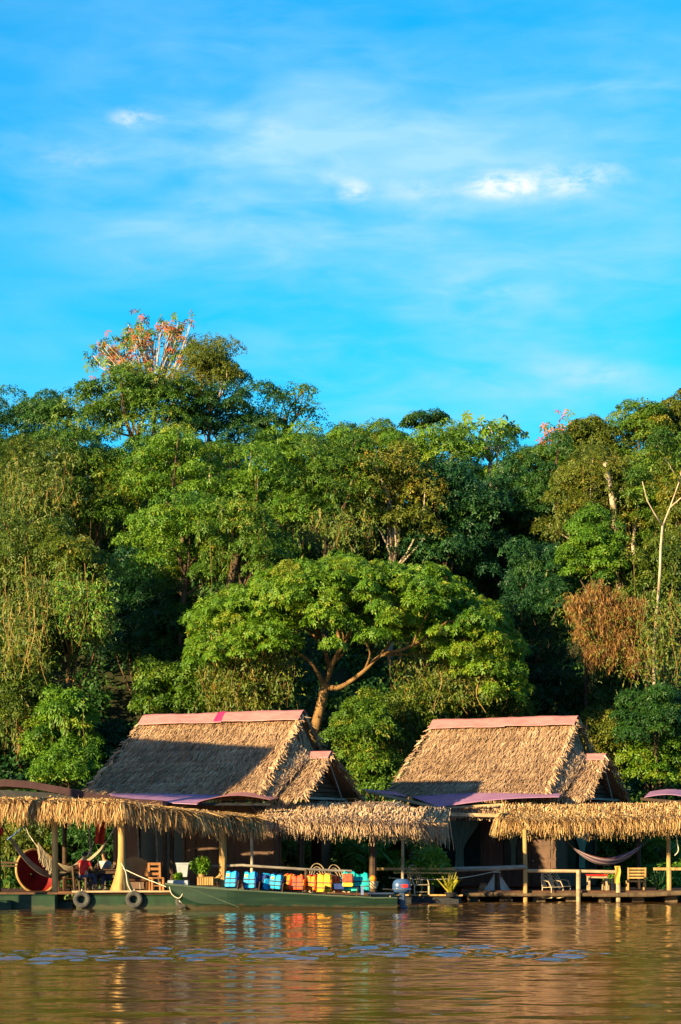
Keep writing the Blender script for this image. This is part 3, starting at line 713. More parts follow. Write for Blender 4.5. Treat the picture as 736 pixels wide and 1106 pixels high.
def lianas(label, x0, x1, y0, y1, Y, n, matl='leaf_vine'):
    b = at((x0+x1)/2, y1, Y); t = thing('vine_curtain', label, 'vines', (b.x, b.y, gz(b.x, b.y)))
    px = rng.uniform(x0, x1, n)+rng.normal(0, (x1-x0)*.12, n); py = y0+(y1-y0)*(rng.random(n)*.55+.22*np.sin(px*.11+x0)**2)
    tops = np.array([at(a, c, Y+random.uniform(-.7, .9)) for a, c in zip(px, py)]); lens = rng.uniform(.12, 1.0, n)**1.4*(y1-py)/F*Y
    V, Fq, tt = vine_strands(tops, lens, rng.uniform(.010, .032, n), .2, 1, .20); mesh_obj('strands', V, Fq, M['liana'], t, True, tt)['kind'] = 'stuff'
    m = n*14; j = rng.integers(0, n, m); Q = tops[j]+np.stack([rng.normal(0, .28, m), rng.normal(0, .25, m), -lens[j]*rng.random(m)+.1], -1)
    dv = leaves(Q, rng.normal(0, .5, (m, 3))+np.array([-.4, -.7, .2]), rng.uniform(.08, .2, m), np.clip(rng.normal(.45, .25, m), 0, 1), 2, .45, .5)
    mesh_obj('leaves', dv[0], dv[1], M[matl], t, True, dv[2])['kind'] = 'stuff'
M['liana'] = tinted('liana', [(0, (.10, .055, .02)), (.5, (.27, .16, .05)), (1, (.44, .30, .10))], .85, .15, .1)
lianas('golden hanging vines left of the umbrella tree trunk', 232, 312, 655, 768, 99.6, 150)
lianas('golden hanging vines under the right side of the umbrella tree', 440, 532, 690, 772, 99.8, 190)
lianas('brownish hanging vines at the left edge below the middle of the forest', 0, 46, 590, 740, 99.4, 80)
lianas('loose hanging vines rimming the left side of the dark hollow', 62, 112, 600, 700, 99.8, 70, 'leaf_bright')
lianas('thin hanging vines beside the white forked trunk', 690, 736, 630, 745, 102.2, 70)
lianas('dry hanging vines in front of the brownish tree under the left skyline', 20, 80, 480, 570, 114, 50)
lianas('hanging vines in the middle of the forest above the umbrella tree', 330, 400, 545, 600, 108, 60)

# undergrowth over the slope: nobody could count it
def undergrowth():
    n = 5200; X = rng.uniform(-25, 27, n); tt = rng.random(n)**1.25*44+.8; Y = yb(X)+tt
    C = np.stack([X, Y, ground(X, Y)+rng.uniform(.0, 1.6, n)*np.clip(tt/6, .25, 1)], -1)
    Rr = rng.uniform(.35, .85, n)
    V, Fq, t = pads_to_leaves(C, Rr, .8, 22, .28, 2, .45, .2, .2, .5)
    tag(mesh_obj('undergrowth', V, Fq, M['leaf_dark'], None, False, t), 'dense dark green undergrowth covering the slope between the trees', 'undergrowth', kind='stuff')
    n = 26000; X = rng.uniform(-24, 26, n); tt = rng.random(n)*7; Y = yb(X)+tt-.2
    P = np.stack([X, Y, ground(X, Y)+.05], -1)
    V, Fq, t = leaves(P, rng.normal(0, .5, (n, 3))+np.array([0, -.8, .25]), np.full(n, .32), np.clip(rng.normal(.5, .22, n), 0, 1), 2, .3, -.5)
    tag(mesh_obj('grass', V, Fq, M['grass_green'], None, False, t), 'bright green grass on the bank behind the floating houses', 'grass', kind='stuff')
undergrowth()

# ------------------------------------------------------------------ thatch
def strips(P, D, Nn, length, width, lift, droop, tint, curl=0.0, rows=4):
    """dry palm blades starting at P, running along D, lifting off along Nn, tips drooping"""
    n = len(P); D = unit(D); side = unit(np.cross(D, Nn)); out = []
    tw = rng.normal(0, .5, n)[:, None]
    side = unit(side*np.cos(tw)+Nn*np.sin(tw)); cu = (rng.normal(0, 1, n)*curl)[:, None]*np.cross(D, Nn)
    length = np.asarray(length)[:, None]; width = np.asarray(width)[:, None]
    for i in range(rows):
        s = i/(rows-1)
        c = P+D*length*s+Nn*np.asarray(lift).reshape(-1, 1)*s+np.array([0, 0, -1.0])*np.asarray(droop).reshape(-1, 1)*s*s+cu*s*s
        w = width*(1-.72*s**1.5)*.5
        out += [c-side*w, c+side*w]
    V = np.stack(out, 1); k = 2*rows; b = (np.arange(n)*k)[:, None]
    Fq = np.concatenate([b+np.array([[2*i, 2*i+1, 2*i+3, 2*i+2]]) for i in range(rows-1)])
    return V.reshape(-1, 3), Fq, np.repeat(tint, k)
def vgrid(fn, nu, nv, tint):
    u, v = np.meshgrid(np.linspace(0, 1, nu+1), np.linspace(0, 1, nv+1), indexing='ij')
    P = fn(u.ravel(), v.ravel()); q = (np.arange(nu)[:, None]*(nv+1)+np.arange(nv)[None]).ravel()
    return P, np.stack([q, q+nv+1, q+nv+2, q+1], -1), np.full(len(P), tint)
def quadfn(rl, rr, el, er, sag=0.0):
    rl, rr, el, er = [np.array(x, float) for x in (rl, rr, el, er)]
    n = np.cross(rr-rl, el-rl); n /= np.linalg.norm(n)
    if n[2] < 0: n = -n
    def fn(u, v):
        u = np.asarray(u)[:, None]; v = np.asarray(v)[:, None]
        return (rl*(1-u)+rr*u)*(1-v)+(el*(1-u)+er*u)*v-n*sag*4*v*(1-v)
    return fn, n
def thatch(rl, rr, el, er, dens=95, sag=.1, blade=(.3, .6), width=(.035, .075), mu=.5, sd=.2, fringe=.35, lift=.05, rows=3):
    """one thatched slope: ridge left/right, eave left/right; courses of blades over a closed base"""
    fn, n = quadfn(rl, rr, el, er, sag); parts = []
    fb = lambda u, v: fn(u, v)-n*.10
    parts.append(vgrid(fb, 10, 6, .12)); parts.append(vgrid(lambda u, v: fn(u, v)-n*.02, 10, 6, .22))
    rl, rr, el, er = [np.array(x, float) for x in (rl, rr, el, er)]
    area = .5*(np.linalg.norm(rr-rl)+np.linalg.norm(er-el))*np.linalg.norm((el+er-rl-rr)/2)
    m = int(area*dens); u = rng.random(m); v = rng.random(m)**.95
    course = np.round(v*14)/14; v = np.clip(v*.35+course*.65, 0, 1)
    P = fn(u, v); D = fn(u, np.minimum(v+.05, 1.05))-fn(u, v-.02)
    D = unit(D)+rng.normal(0, .16, (m, 3))
    t = np.clip(mu+rng.normal(0, sd, m)+.10*np.sin(u*9+v*4+rng.normal(0, .4, m))+.09*np.sin(u*23-v*6+1)*np.sin(v*9+u*5)+.07*np.sin(v*44+u*3), 0, 1)
    L = rng.uniform(*blade, m)*np.clip((1.06-v)*6, .5, 1)
    parts.append(strips(P+n*rng.uniform(-.01, .05, (m, 1)), D, np.tile(n, (m, 1)), L, rng.uniform(*width, m), rng.uniform(.0, lift*2, m), rng.uniform(0, .03, m), t, .04, rows))
    if fringe:
        m = int(np.linalg.norm(er-el)*70); u = rng.random(m)
        P = fn(u, rng.uniform(.93, 1.0, m)); D = unit(fn(u, np.ones(m))-fn(u, np.full(m, .9)))+rng.normal(0, .15, (m, 3))
        parts.append(strips(P, D, np.tile(n, (m, 1)), rng.uniform(.5, 1.1, m)*fringe, rng.uniform(.035, .07, m), rng.uniform(-.02, .06, m), rng.uniform(.03, .2, m), np.clip(mu+.05+rng.normal(0, .22, m), 0, 1), .06))
    return parts
def rake(a, b, out, n, length, mu=.5, down=.5):
    """shaggy blades along the edge a-b pointing along out"""
    a = np.array(a, float); b = np.array(b, float); out = unit(np.array(out, float)); f = rng.random((n, 1)); e = unit(b-a)
    P = a*(1-f)+b*f+rng.normal(0, .04, (n, 3)); D = out+e*rng.uniform(.2, .9, (n, 1))+rng.normal(0, .22, (n, 3))
    N_ = np.tile(unit(np.cross(e, out)), (n, 1))
    return strips(P, D, N_, rng.uniform(.4, 1.1, n)*length, rng.uniform(.035, .08, n), rng.normal(0, .05, n), rng.uniform(.2, .5, n)*down*length, np.clip(mu+rng.normal(0, .22, n), 0, 1), .07)
def fringe_line(pts, out, n_per_m, length, mu=.55, sd=.23, depth=.25, width=(.018, .05), z_jit=.02, D0=.8, slope=.72, rise=.42):
    """a hanging fringe of palm blades along a polyline: they leave the roof along its slope and droop"""
    pts = [np.array(p, float) for p in pts]; res = []
    for i, (a, b) in enumerate(zip(pts[:-1], pts[1:])):
        o = unit(np.array(out[i], float)); L = np.linalg.norm(b-a); n = int(L*n_per_m); f = rng.random((n, 1)); back = rng.random((n, 1))**1.3*depth
        clump = np.sin(f*L*7.3+i)*.5+np.sin(f*L*17.1+2)*.5
        P = a*(1-f)+b*f-o*back+np.array([0, 0, 1.0])*(rng.normal(0, z_jit, (n, 1))+back*rise)
        D = o*D0*rng.uniform(.55, 1, (n, 1))+np.array([0, 0, -slope])+unit(b-a)*rng.normal(0, .20, (n, 1))
        ll = length*rng.uniform(.6, 1.10, n)*(1+.10*clump[:, 0])
        up = unit(o*slope+np.array([0, 0, 1.0]))
        res.append(strips(P, D, np.tile(up, (n, 1)), ll*.62+back[:, 0]*.8, rng.uniform(*width, n), rng.uniform(-.01, .05, n), ll*rng.uniform(.45, .8, n), np.clip(mu+.10*clump[:, 0]+rng.normal(0, sd, n), 0, 1), .09, 6))
    return res
def build_parts(name, parts, mat, parent, world=False):
    V, Fq, t = merge(parts); return mesh_obj(name, V, Fq, M[mat], parent, world, t)

# ------------------------------------------------------------------ thatched houses
RZ = -R(24.7)
def house(label, origin, L, ridge, eave, d, mat, sub_z, sub_len, door_win):
    T = thing('thatched_house', label, 'house', origin, RZ, 'thatched floating houses')
    Mi = (Matrix.Translation(Vector(origin)) @ Matrix.Rotation(RZ, 4, 'Z')).inverted()
    loc = lambda px, py, Y: Mi @ at(px, py, Y)
    # main roof
    P = thatch((0, 0, ridge), (L, 0, ridge), (-.55, -d, eave), (L+.05, -d, eave), 300, .14, (.22, .5), (.018, .042), mu=.55, lift=.04)
    P += thatch((L, 0, ridge), (0, 0, ridge), (L+.05, d, eave), (-.55, d, eave), 40, .14)
    P.append(rake((L-.02, -.05, ridge), (L+.02, -d, eave), (.8, -.35, -.35), 420, .34, .5))
    P.append(rake((0, -.05, ridge), (-.55, -d, eave), (-1, -.2, -.2), 160, .25, .45))
    P.append(rake((L, .05, ridge), (L+.05, d, eave), (.8, .3, -.2), 260, .45, .3))
    # thatched end wall above the little gable
    n = 700; f = rng.random(n); g = rng.uniform(-1, 1, n); z = ridge-.1-(ridge-eave)*f; y = g*d*f*.96
    P.append(strips(np.stack([np.full(n, L-.12), y, z], -1), np.tile(np.array([.16, 0, -1.0]), (n, 1))+rng.normal(0, .12, (n, 3)), np.tile(np.array([1.0, 0, .1]), (n, 1)), rng.uniform(.3, .6, n), rng.uniform(.04, .09, n), rng.uniform(0, .12, n), rng.uniform(0, .05, n), np.clip(.5+rng.normal(0, .2, n), 0, 1), .05))
    roof = build_parts('main_roof', P, mat, T)
    def cap(x0, x1, z, w, nm, mt, par, dz=.045):
        def fn(u, v):
            y = -w+2*w*v; return (x0+(x1-x0)*u, y, z+dz+.10-.86*max(0, abs(y)-.07)+.011*math.sin(u*9+y*5+x0)+.004*math.sin(u*31+x1))
        MB().grid(fn, 26, 8, .02).build(nm, M[mt], par)
    xm = L*.53
    cap(-.08, xm, ridge, .50, 'ridge_cap', 'sheet_pink', roof); cap(xm-.02, L+.1, ridge, .50, 'ridge_cap', 'sheet_pink', roof, .07)
    if door_win == 1: cap(xm-.32, xm+.02, ridge, .51, 'ridge_joint', 'sheet_magenta', roof, .082)
    # bargeboard up the far edge of the gable
    b = MB(); b.bar((L+.12, .1, ridge-.05), (L+.12, d, eave-.1), .05, .16); b.bar((L+.12, -.1, ridge-.05), (L+.12, -d*.55, ridge-(ridge-eave)*.55), .04, .1)
    b.build('bargeboard', M['wood_rail'], roof)
    # small front gable at the right end
    x1 = L+sub_len; fd = 1.75; bd = 2.3; ze = eave-.15
    sy = -.45
    P = thatch((L-.7, sy, sub_z), (x1, sy, sub_z), (L-1.6, -3.0, ze), (x1-.02, -2.75, ze), 260, .05, (.2, .42), (.02, .045), mu=.62, fringe=.4)
    P += thatch((x1, sy, sub_z), (L-.5, sy, sub_z), (x1, bd, ze), (L-.5, bd, ze), 60, .07)
    P.append(rake((x1, sy-.05, sub_z), (x1, -2.75, ze), (.7, -.3, -.3), 190, .30, .5))
    P.append(rake((x1, sy+.05, sub_z), (x1, bd, ze), (.6, .2, -.3), 150, .36, .42))
    zm = lambda y: ridge-(ridge-eave)*abs(y)/d
    P += thatch((L-.1, -.85, zm(-.85)-.06), (L+.72, -.62, sub_z-.02), (L-.25, -d+.1, ze+.12), (L+.45, -3.0, ze+.05), 260, .0, (.2, .42), (.02, .045), mu=.70, fringe=.2)
    sub = build_parts('gable_roof', P, mat, T)
    def cap2(u, v):
        y = -.38+.76*v; return (L-.25+(sub_len+.32)*u, sy+y, sub_z+.11-.85*max(0, abs(y)-.07))
    MB().grid(cap2, 4, 8, .02).build('ridge_cap', M['sheet_pink'], sub)
    if door_win == 1:
        MB().grid(lambda u, v: (L-.30+.16*u, sy-.39+.78*v, sub_z+.13-.85*max(0, abs(-.39+.78*v)-.07)), 2, 8, .02).build('ridge_joint', M['sheet_magenta'], sub)
    g = MB()                                                       # set-back boarded gable
    k = 8
    for i in range(k):
        z0 = ze+.05+(sub_z-ze-.2)*i/k; z1 = ze+.05+(sub_z-ze-.2)*(i+.82)/k; f0 = 1-(i+.5)/k
        g.box((x1-.55, (bd-fd)/2*f0+sy*(1-f0), (z0+z1)/2), (.04, (bd+fd)*f0*.96, z1-z0))
    g.build('gable_boards', M['wood_dark'], T)
    MB().bar((x1-.1, sy, sub_z-.05), (x1-.1, bd, ze), .05, .10).bar((x1-.1, sy, sub_z-.05), (x1-.1, -2.6, ze), .05, .10).bar((x1-.1, sy-.05, sub_z-.1), (x1-.1, .75, ze), .04, .05).bar((x1-.25, -fd, ze-.02), (x1-.25, bd, ze-.02), .08, .08).build('gable_frame', M['wood_grey'], T)
    if door_win == 1:
        MB().grid(lambda u, v: (x1-.3+.45*u, bd-1.0+1.05*v, ze-.12+.30*math.cos(v*2.4)*.5), 4, 8, .04).build('curved_tile', M['terracotta'], T)
    MB().grid(lambda u, v: (L-.6+(sub_len+.6)*u, -fd*.8+(bd+fd)*.85*v, ze-.15), 3, 3, .03).build('eave_boards', M['wood_grey'], T)
    # body: walls with real openings, door, windows, curtains
    wy = -d+1.15; z0, z1 = .50, eave-.35
    ax_, ay_ = origin[0], origin[1]; c, s = math.cos(-RZ), math.sin(-RZ)
    def wx(px, y=wy):                                              # local x where the sight line meets the front wall
        k = (px-CX)/F; return (k*(ay_+c*y)-ax_-s*y)/(c+k*s)
    def wall_y(px, x):
        k = (px-CX)/F; return (k*(ay_-s*x)-ax_-c*x)/(s-k*c)
    def wall(axis, fixed, a, b, holes, name='wall'):
        m = MB(); xs = sorted(set([a, b]+[h for q in holes for h in q[:2]]))
        def put(u0, u1, q0, q1):
            if u1-u0 < .01 or q1-q0 < .01: return
            if axis == 'x': m.box(((u0+u1)/2, fixed, (q0+q1)/2), (u1-u0, .06, q1-q0))
            else: m.box((fixed, (u0+u1)/2, (q0+q1)/2), (.06, u1-u0, q1-q0))
        for u0, u1 in zip(xs[:-1], xs[1:]):
            h = [q for q in holes if q[0] <= u0+1e-6 and q[1] >= u1-1e-6]
            if h: put(u0, u1, z0, h[0][2]); put(u0, u1, h[0][3], z1)
            else: put(u0, u1, z0, z1)
        w = m.build(name, M['wood_brown'], T)           # weatherboard battens
        for i in range(1, 9):
            z = z0+(z1-z0)*i/9
            for u0, u1 in zip(xs[:-1], xs[1:]):
                h = [q for q in holes if q[0] <= u0+1e-6 and q[1] >= u1-1e-6]
                if h and h[0][2]-.06 < z < h[0][3]+.06: continue
                if axis == 'x': MB().box(((u0+u1)/2, fixed-.045, z), (u1-u0-.004, .03, .035)).build('batten', M['wood_brown'], w)
                else: MB().box((fixed+.045, (u0+u1)/2, z), (.03, u1-u0-.004, .035)).build('batten', M['wood_brown'], w)
        return w
    def window(axis, fixed, a, b, q0, q1, curtain, glass=True):
        f = MB(); w = .07; o = -.02 if axis == 'x' else .02
        pt = (lambda u, z, off=0: (u, fixed+o+off, z)) if axis == 'x' else (lambda u, z, off=0: (fixed+o+off, u, z))
        for p, q in ((pt(a, q0), pt(a, q1)), (pt(b, q0), pt(b, q1))): f.bar(p, q, w, .10)
        for z in (q0, q1): f.bar(pt(a-.035, z), pt(b+.035, z), .11, .07)
        fr = f.build('window', M['wood_brown'], T)
        if glass:
            g = MB(); g.bar(pt(a+.03, (q0+q1)/2, .04 if axis == 'x' else -.04), pt(b-.03, (q0+q1)/2, .04 if axis == 'x' else -.04), .012, q1-q0-.08); g.build('pane', M['glass'], fr)
        if curtain:
            cm = MB(); mid = (a+b)/2
            def cf(u, v):                                          # drawn in at two thirds of the way down
                wd = (b-a)*.46*(1-.80*math.sin(min(1, v/.66)*math.pi/2)**1.6) if v < .66 else (b-a)*.46*(.20+.10*(v-.66))
                x = mid+wd*(2*u-1); return pt(x, q1-.05-(q1-q0-.1)*v, (-.05 if axis == 'x' else .05)+.018*math.sin(u*28))
            cm.grid(cf, 26, 14); cm.build('curtain', M['curtain'], fr, smooth=True)
    if door_win == 2:
        h1 = (wx(474), wx(521), 1.15, 3.15); h2 = (wx(543), wx(568), 1.15, 3.15); dr = (wx(574), min(wx(599), L-.12), .52, 2.9)
        wall('x', wy, .02, L-.03, [h1, h2, dr]); window('x', wy, *h1, True); window('x', wy, *h2, True)
        dm = MB(); dm.box(((dr[0]+dr[1])/2, wy+.02, (dr[2]+dr[3])/2), (dr[1]-dr[0]-.02, .04, dr[3]-dr[2]-.02))
        for i in range(5): dm.box(((dr[0]+dr[1])/2, wy-.012, dr[2]+.25+i*.5), (dr[1]-dr[0]-.16, .03, .36))
        do = dm.build('door', M['wood_gold' if 0 else 'wood_brown'], T)
        MB().lathe((dr[0]+.1, wy-.05, 1.5), [(.0, 0), (.03, .0), (.035, .02), (.02, .05)], 10, Matrix.Rotation(R(90), 3, 'X')).build('handle', M['chrome'], do)
        y0, y1 = wall_y(611, L), min(wall_y(643, L), d-1.3); hh = (y0, y1, 1.15, 3.15)
        wall('y', L, wy-.03, d-1.15, [hh]); window('y', L, *hh, True)
        wall('x', d-1.15, .02, L-.03, [])
    else:
        h1 = (wx(150), wx(200), 1.2, 3.0); dr = (wx(212), wx(238), .52, 2.8)
        wall('x', wy, .02, L-.03, [h1, dr]); window('x', wy, *h1, False)
        dm = MB(); dm.box(((dr[0]+dr[1])/2, wy+.02, (dr[2]+dr[3])/2), (dr[1]-dr[0]-.02, .04, dr[3]-dr[2]-.02)); dm.build('door', M['wood_brown'], T)
        y0 = wall_y(302, L); y1 = wall_y(347, L); ym = (y0+y1)/2; hs = [(y0, ym-.14, 1.15, 3.0), (ym+.14, y1, 1.15, 3.0)]
        wall('y', L, wy-.03, d-1.15, hs)
        for h in hs: window('y', L, *h, False, False)
        bk = [(1.2, 2.6, 1.15, 3.0), (3.6, 5.8, 1.15, 3.0)]; wall('x', d-1.15, .02, L-.03, bk)
        for h in bk: window('x', d-1.15, *h, False, False)
    wall('y', 0, wy-.03, d-1.15, [])
    return T, Mi

H1, M1 = house('left thatched house with a magenta joint on its pink ridge, half in shade', (-7.28, 88.7, 0), 6.46, 6.85, 3.95, 3.5, 'thatch', 5.38, 1.36, 1)
H2, M2 = house('right thatched house with curtained windows and a wholly sunlit upper roof', (3.85, 96.6, 0), 6.05, 7.10, 4.10, 3.6, 'thatch', 5.62, 1.36, 2)

def patch(px4, arch=0.0, twist=0.0):            # sheet from four corners given as (px,py,Y): back-left, back-right, front-right, front-left
    a, b, c, d = [at(*p) for p in px4]
    def fn(u, v):
        p = (a*(1-u)+b*u)*(1-v)+(d*(1-u)+c*u)*v
        p.z += arch*math.sin(math.pi*u)+twist*math.sin(math.pi*v)*.3; return p
    return fn
def on(T, Mi, name, mat, mb, smooth=False):     # part given in world points, stored in the house's own frame
    mb.v = [tuple(Mi @ Vector(p)) for p in mb.v]; return mb.build(name, M[mat], T, False, smooth)
def on_parts(T, Mi, name, mat, parts):
    V, Fq, t = merge(parts); A = np.array(Mi); V = V @ A[:3, :3].T+A[:3, 3]; return mesh_obj(name, V, Fq, M[mat], T, False, t)

# awnings of sheet metal
on(H1, M1, 'awning', 'sheet_purple', MB().grid(patch(((118, 857, 84.9), (244, 857, 83.6), (214, 868.5, 81.6), (128, 864, 82.6))), 8, 4, .02))
on(H1, M1, 'awning', 'sheet_pink', MB().grid(patch(((240, 860, 83.8), (303, 861, 83.3), (292, 863.5, 82.2), (207, 868.0, 81.3)), .22), 12, 4, .02))
on(H1, M1, 'awning_batten', 'black', MB().bar(at(215, 868.5, 81.7), at(292, 869, 82.3), .06, .08).bar(at(240, 866, 83), at(300, 864, 83.2), .06, .06))
on(H2, M2, 'awning', 'sheet_purple', MB().grid(patch(((438, 857.5, 93.6), (606, 857, 90.9), (604, 860.5, 89.9), (474, 871.5, 90.6)), .10), 12, 4, .02))
on(H2, M2, 'awning_batten', 'wood_rail', MB().bar(at(396, 854.5, 92), at(476, 873, 90.4), .07, .10).bar(at(474, 873, 90.4), at(545, 868.5, 90.0), .07, .07).bar(at(466, 879, 90), at(545, 881, 89.6), .10, .13))
on(H2, M2, 'awning', 'sheet_purple', MB().grid(patch(((390, 852, 93.8), (428, 855, 93.2), (440, 860, 91.6), (404, 855.5, 92.2))), 4, 3, .02))
# porch thatch
def porch(T, Mi, top, eave, out, mat, mu, hipr=None, hipl=None, length=.5):
    P = []
    tp = [np.array(at(*p)) for p in top]; ev = [np.array(at(*p)) for p in eave]
    for i in range(len(tp)-1):
        P += thatch(tp[i], tp[i+1], ev[i], ev[i+1], 110, .03, (.5, .8), (.018, .045), mu-.05, .26, 0, .004, 3)
    for k, (e, s) in ((hipr, 1), (hipl, -1)) if False else []: pass
    outs = [out]*(len(ev)-1)
    P += fringe_line(ev, outs, 330, length*1.05, mu-.06, .27, 1.5)
    P += fringe_line(ev, outs, 40, length*1.2, mu-.2, .25, .2)
    return on_parts(T, Mi, 'porch_roof', mat, P)
porch(H1, M1, ((268, 868, 84.2), (330, 866, 84.2), (430, 865, 85.2), (450, 872, 85.6), (468, 884, 86.2)), ((280, 884, 82.2), (330, 886, 82.2), (400, 888, 82.6), (450, 889, 83.4), (479, 891, 84.8)), (-.25, -1, 0), 'thatch', .66, length=.36)
porch(H2, M2, ((548, 868, 89.7), (600, 868, 89.8), (680, 867, 90.2), (780, 865, 90.6)), ((537, 884, 88.2), (600, 886, 88.0), (680, 884, 88.2), (780, 882, 88.6)), (-.2, -1, 0), 'thatch_gold', .56, length=.40)
P_ = fringe_line([np.array(at(537, 880, 88.2)), np.array(at(548, 878, 89.8))], [(-1, -.2, 0)], 110, .75, .7)
on_parts(H2, M2, 'eave_fringe', 'thatch_gold', P_)
P_ = thatch(np.array(at(488, 872, 91)), np.array(at(540, 868, 90.6)), np.array(at(486, 880, 90.3)), np.array(at(540, 880, 90.0)), 130, 0, mu=.45, fringe=.2)
on_parts(H2, M2, 'eave_thatch', 'thatch', P_)
on(H2, M2, 'awning', 'sheet_purple', MB().grid(patch(((702, 855, 93.2), (760, 860, 92.6), (756, 865, 91.2), (696, 861, 91.6)), .18), 10, 4, .02))
on(H2, M2, 'awning_batten', 'wood_dark', MB().bar(at(692, 863, 91.4), at(757, 868, 91.0), .08, .10))
# decks on float logs
def slab(T, Mi, name, mat, pts, z0, z1):
    m = MB(); n = len(pts); vs = [(x, y, z0) for x, y in pts]+[(x, y, z1) for x, y in pts]
    m.add(vs, [tuple(range(n-1, -1, -1)), tuple(range(n, 2*n))]+[(i, (i+1) % n, n+(i+1) % n, n+i) for i in range(n)]); return on(T, Mi, name, mat, m)
slab(H1, M1, 'deck', 'wood_brown', [(-7.2, 80.6), (ax(398, 81.6), 81.6), (ax(404, 90), 90), (-6.2, 92.4)], .34, .46)
slab(H2, M2, 'deck', 'wood_brown', [(ax(500, 88.2), 88.2), (ax(770, 87.6), 87.6), (14.6, 96.5), (5.2, 100), (ax(498, 94), 94)], .30, .42)
for i in range(7):
    x = -6.6+i*1.25; on(H1, M1, 'float_log', 'bark', MB().tube([(x, 80.75+.1*i, .10), (x+.6, 86, .12), (x+1.4, 91, .10)], .24, 10))
for i in range(8):
    x = ax(512, 88)+i*1.22; on(H2, M2, 'float_log', 'bark', MB().tube([(x, 88.3-.06*i, .06), (x+.2, 92, .08), (x+.5, 96, .06)], .24, 10))
for k, (a, b, y, r) in enumerate(((498, 575, 87.95, .08), (560, 668, 87.75, .075), (640, 765, 87.55, .10))):
    on(H2, M2, 'float_log', 'bark', MB().tube([at(a, 0, y).xy.to_3d()+Vector((0, 0, .26)), at((a+b)/2, 0, y).xy.to_3d()+Vector((0, 0, .28)), at(b, 0, y).xy.to_3d()+Vector((0, 0, .27+.12*(k == 2)))], [r*.8, r, r*.85], 9, wob=.08))
# posts
def post(T, Mi, px, y0, y1, Y, r, mat, lean=0, nm='post'):
    a = at(px, y0, Y); b = at(px+lean, y1, Y); mid = (a+b)/2+Vector((random.uniform(-.02, .02), 0, 0))
    return on(T, Mi, nm, mat, MB().tube([b, mid, a], [r*1.08, r, r*.94], 9, wob=.04))
post(H1, M1, 241, 889, 963, 81.2, .13, 'wood_gold', -1)
on(H1, M1, 'post_brace', 'wood_gold', MB().tube([at(226, 956, 81.1), at(239, 945, 81.1)], .07, 7)); on(H1, M1, 'post_brace', 'wood_gold', MB().tube([at(228, 898, 81.1), at(239, 910, 81.1)], .035, 7))
on(H1, M1, 'post_beam', 'wood_gold', MB().bar(at(200, 887, 81.3), at(262, 886, 81.4), .10, .10))
post(H1, M1, 272, 893, 962, 81.4, .05, 'bark_pale'); post(H1, M1, 403, 897, 964, 84.6, .13, 'wood_dark'); post(H1, M1, 435, 897, 964, 86.0, .055, 'bark_pale')
post(H1, M1, 186, 880, 962, 83.0, .09, 'wood_dark')
post(H2, M2, 567, 896, 974, 87.9, .085, 'wood_gold', 1); post(H2, M2, 690, 888, 964, 92.5, .10, 'wood_dark'); post(H2, M2, 722, 888, 964, 90.5, .085, 'wood_gold', 1)
post(H2, M2, 539, 938, 966, 88.6, .10, 'wood_dark')
# railings
def pole(T, Mi, nm, mat, pts, r): return on(T, Mi, nm, mat, MB().tube([at(*p) for p in pts], r, 8, wob=.06))
pole(H1, M1, 'railing', 'wood_grey', ((214, 936, 81.3), (262, 934.5, 81.3), (282, 936, 81.2), (330, 939, 81.4), (380, 941, 81.8)), .045)
pole(H1, M1, 'railing_post', 'wood_dark', ((331, 939, 81.4), (330, 963, 81.4)), .06)
on(H2, M2, 'railing', 'wood_gold', MB().bar(at(404, 938.5, 86.6), at(492, 938.5, 86.8), .10, .10).bar(at(425, 942.5, 86.4), at(491, 943, 86.6), .08, .06))
pole(H2, M2, 'railing', 'wood_grey', ((489, 939, 86.9), (530, 938, 87.4), (568, 936.5, 87.8)), .085)
pole(H2, M2, 'railing', 'wood_rail', ((568, 940.5, 87.9), (625, 941, 87.7), (668, 942, 87.7)), .065)
for px in (625, 668): pole(H2, M2, 'railing_post', 'wood_rail', ((px, 939.5, 87.65), (px, 974, 87.65)), .08)
on(H2, M2, 'railing', 'wood_gold', MB().bar(at(706, 938.5, 88.6), at(770, 938.5, 88.6), .08, .10)); pole(H2, M2, 'railing_post', 'wood_gold', ((723, 938, 88.6), (723, 968, 88.6)), .085)
for px in (442, 486): pole(H2, M2, 'railing_post', 'wood_gold', ((px, 942, 86.5), (px, 970, 86.5)), .06)
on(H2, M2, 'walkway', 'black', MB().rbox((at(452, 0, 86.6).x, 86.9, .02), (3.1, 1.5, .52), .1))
on(H2, M2, 'walkway_edge', 'wood_gold', MB().bar(at(402, 966.5, 86.1), at(500, 967, 86.1), .08, .06))

# added unseen shelter at the left, shaped so its roof shades the left house
def shade_caster():
    b = Vector((-16.3, 76.4, 0)); T = thing('shade_caster_shelter', 'tall open thatched shelter added out of view left of the pavilion to shade the left roof', 'shelter', b, -R(48))
    rz, ez = 9.62, 7.5
    P = thatch((-3.6, 0, rz), (3.55, 0, rz), (-3.9, -1.7, ez), (3.6, -1.7, ez), 40)+thatch((3.55, 0, rz), (-3.6, 0, rz), (3.6, 1.7, ez), (-3.9, 1.7, ez), 40)
    build_parts('roof', P, 'thatch', T)
    for x in (-3, 3):
        for y in (-1.2, 1.2): MB().tube([(x, y, -1.5), (x, y, 3), (x, y, ez+.2)], .11, 8).build('post', M['bark'], T)
    MB().box((0, 0, 1.0), (6.4, 2.8, .12)).build('deck', M['wood_brown'], T)
shade_caster()

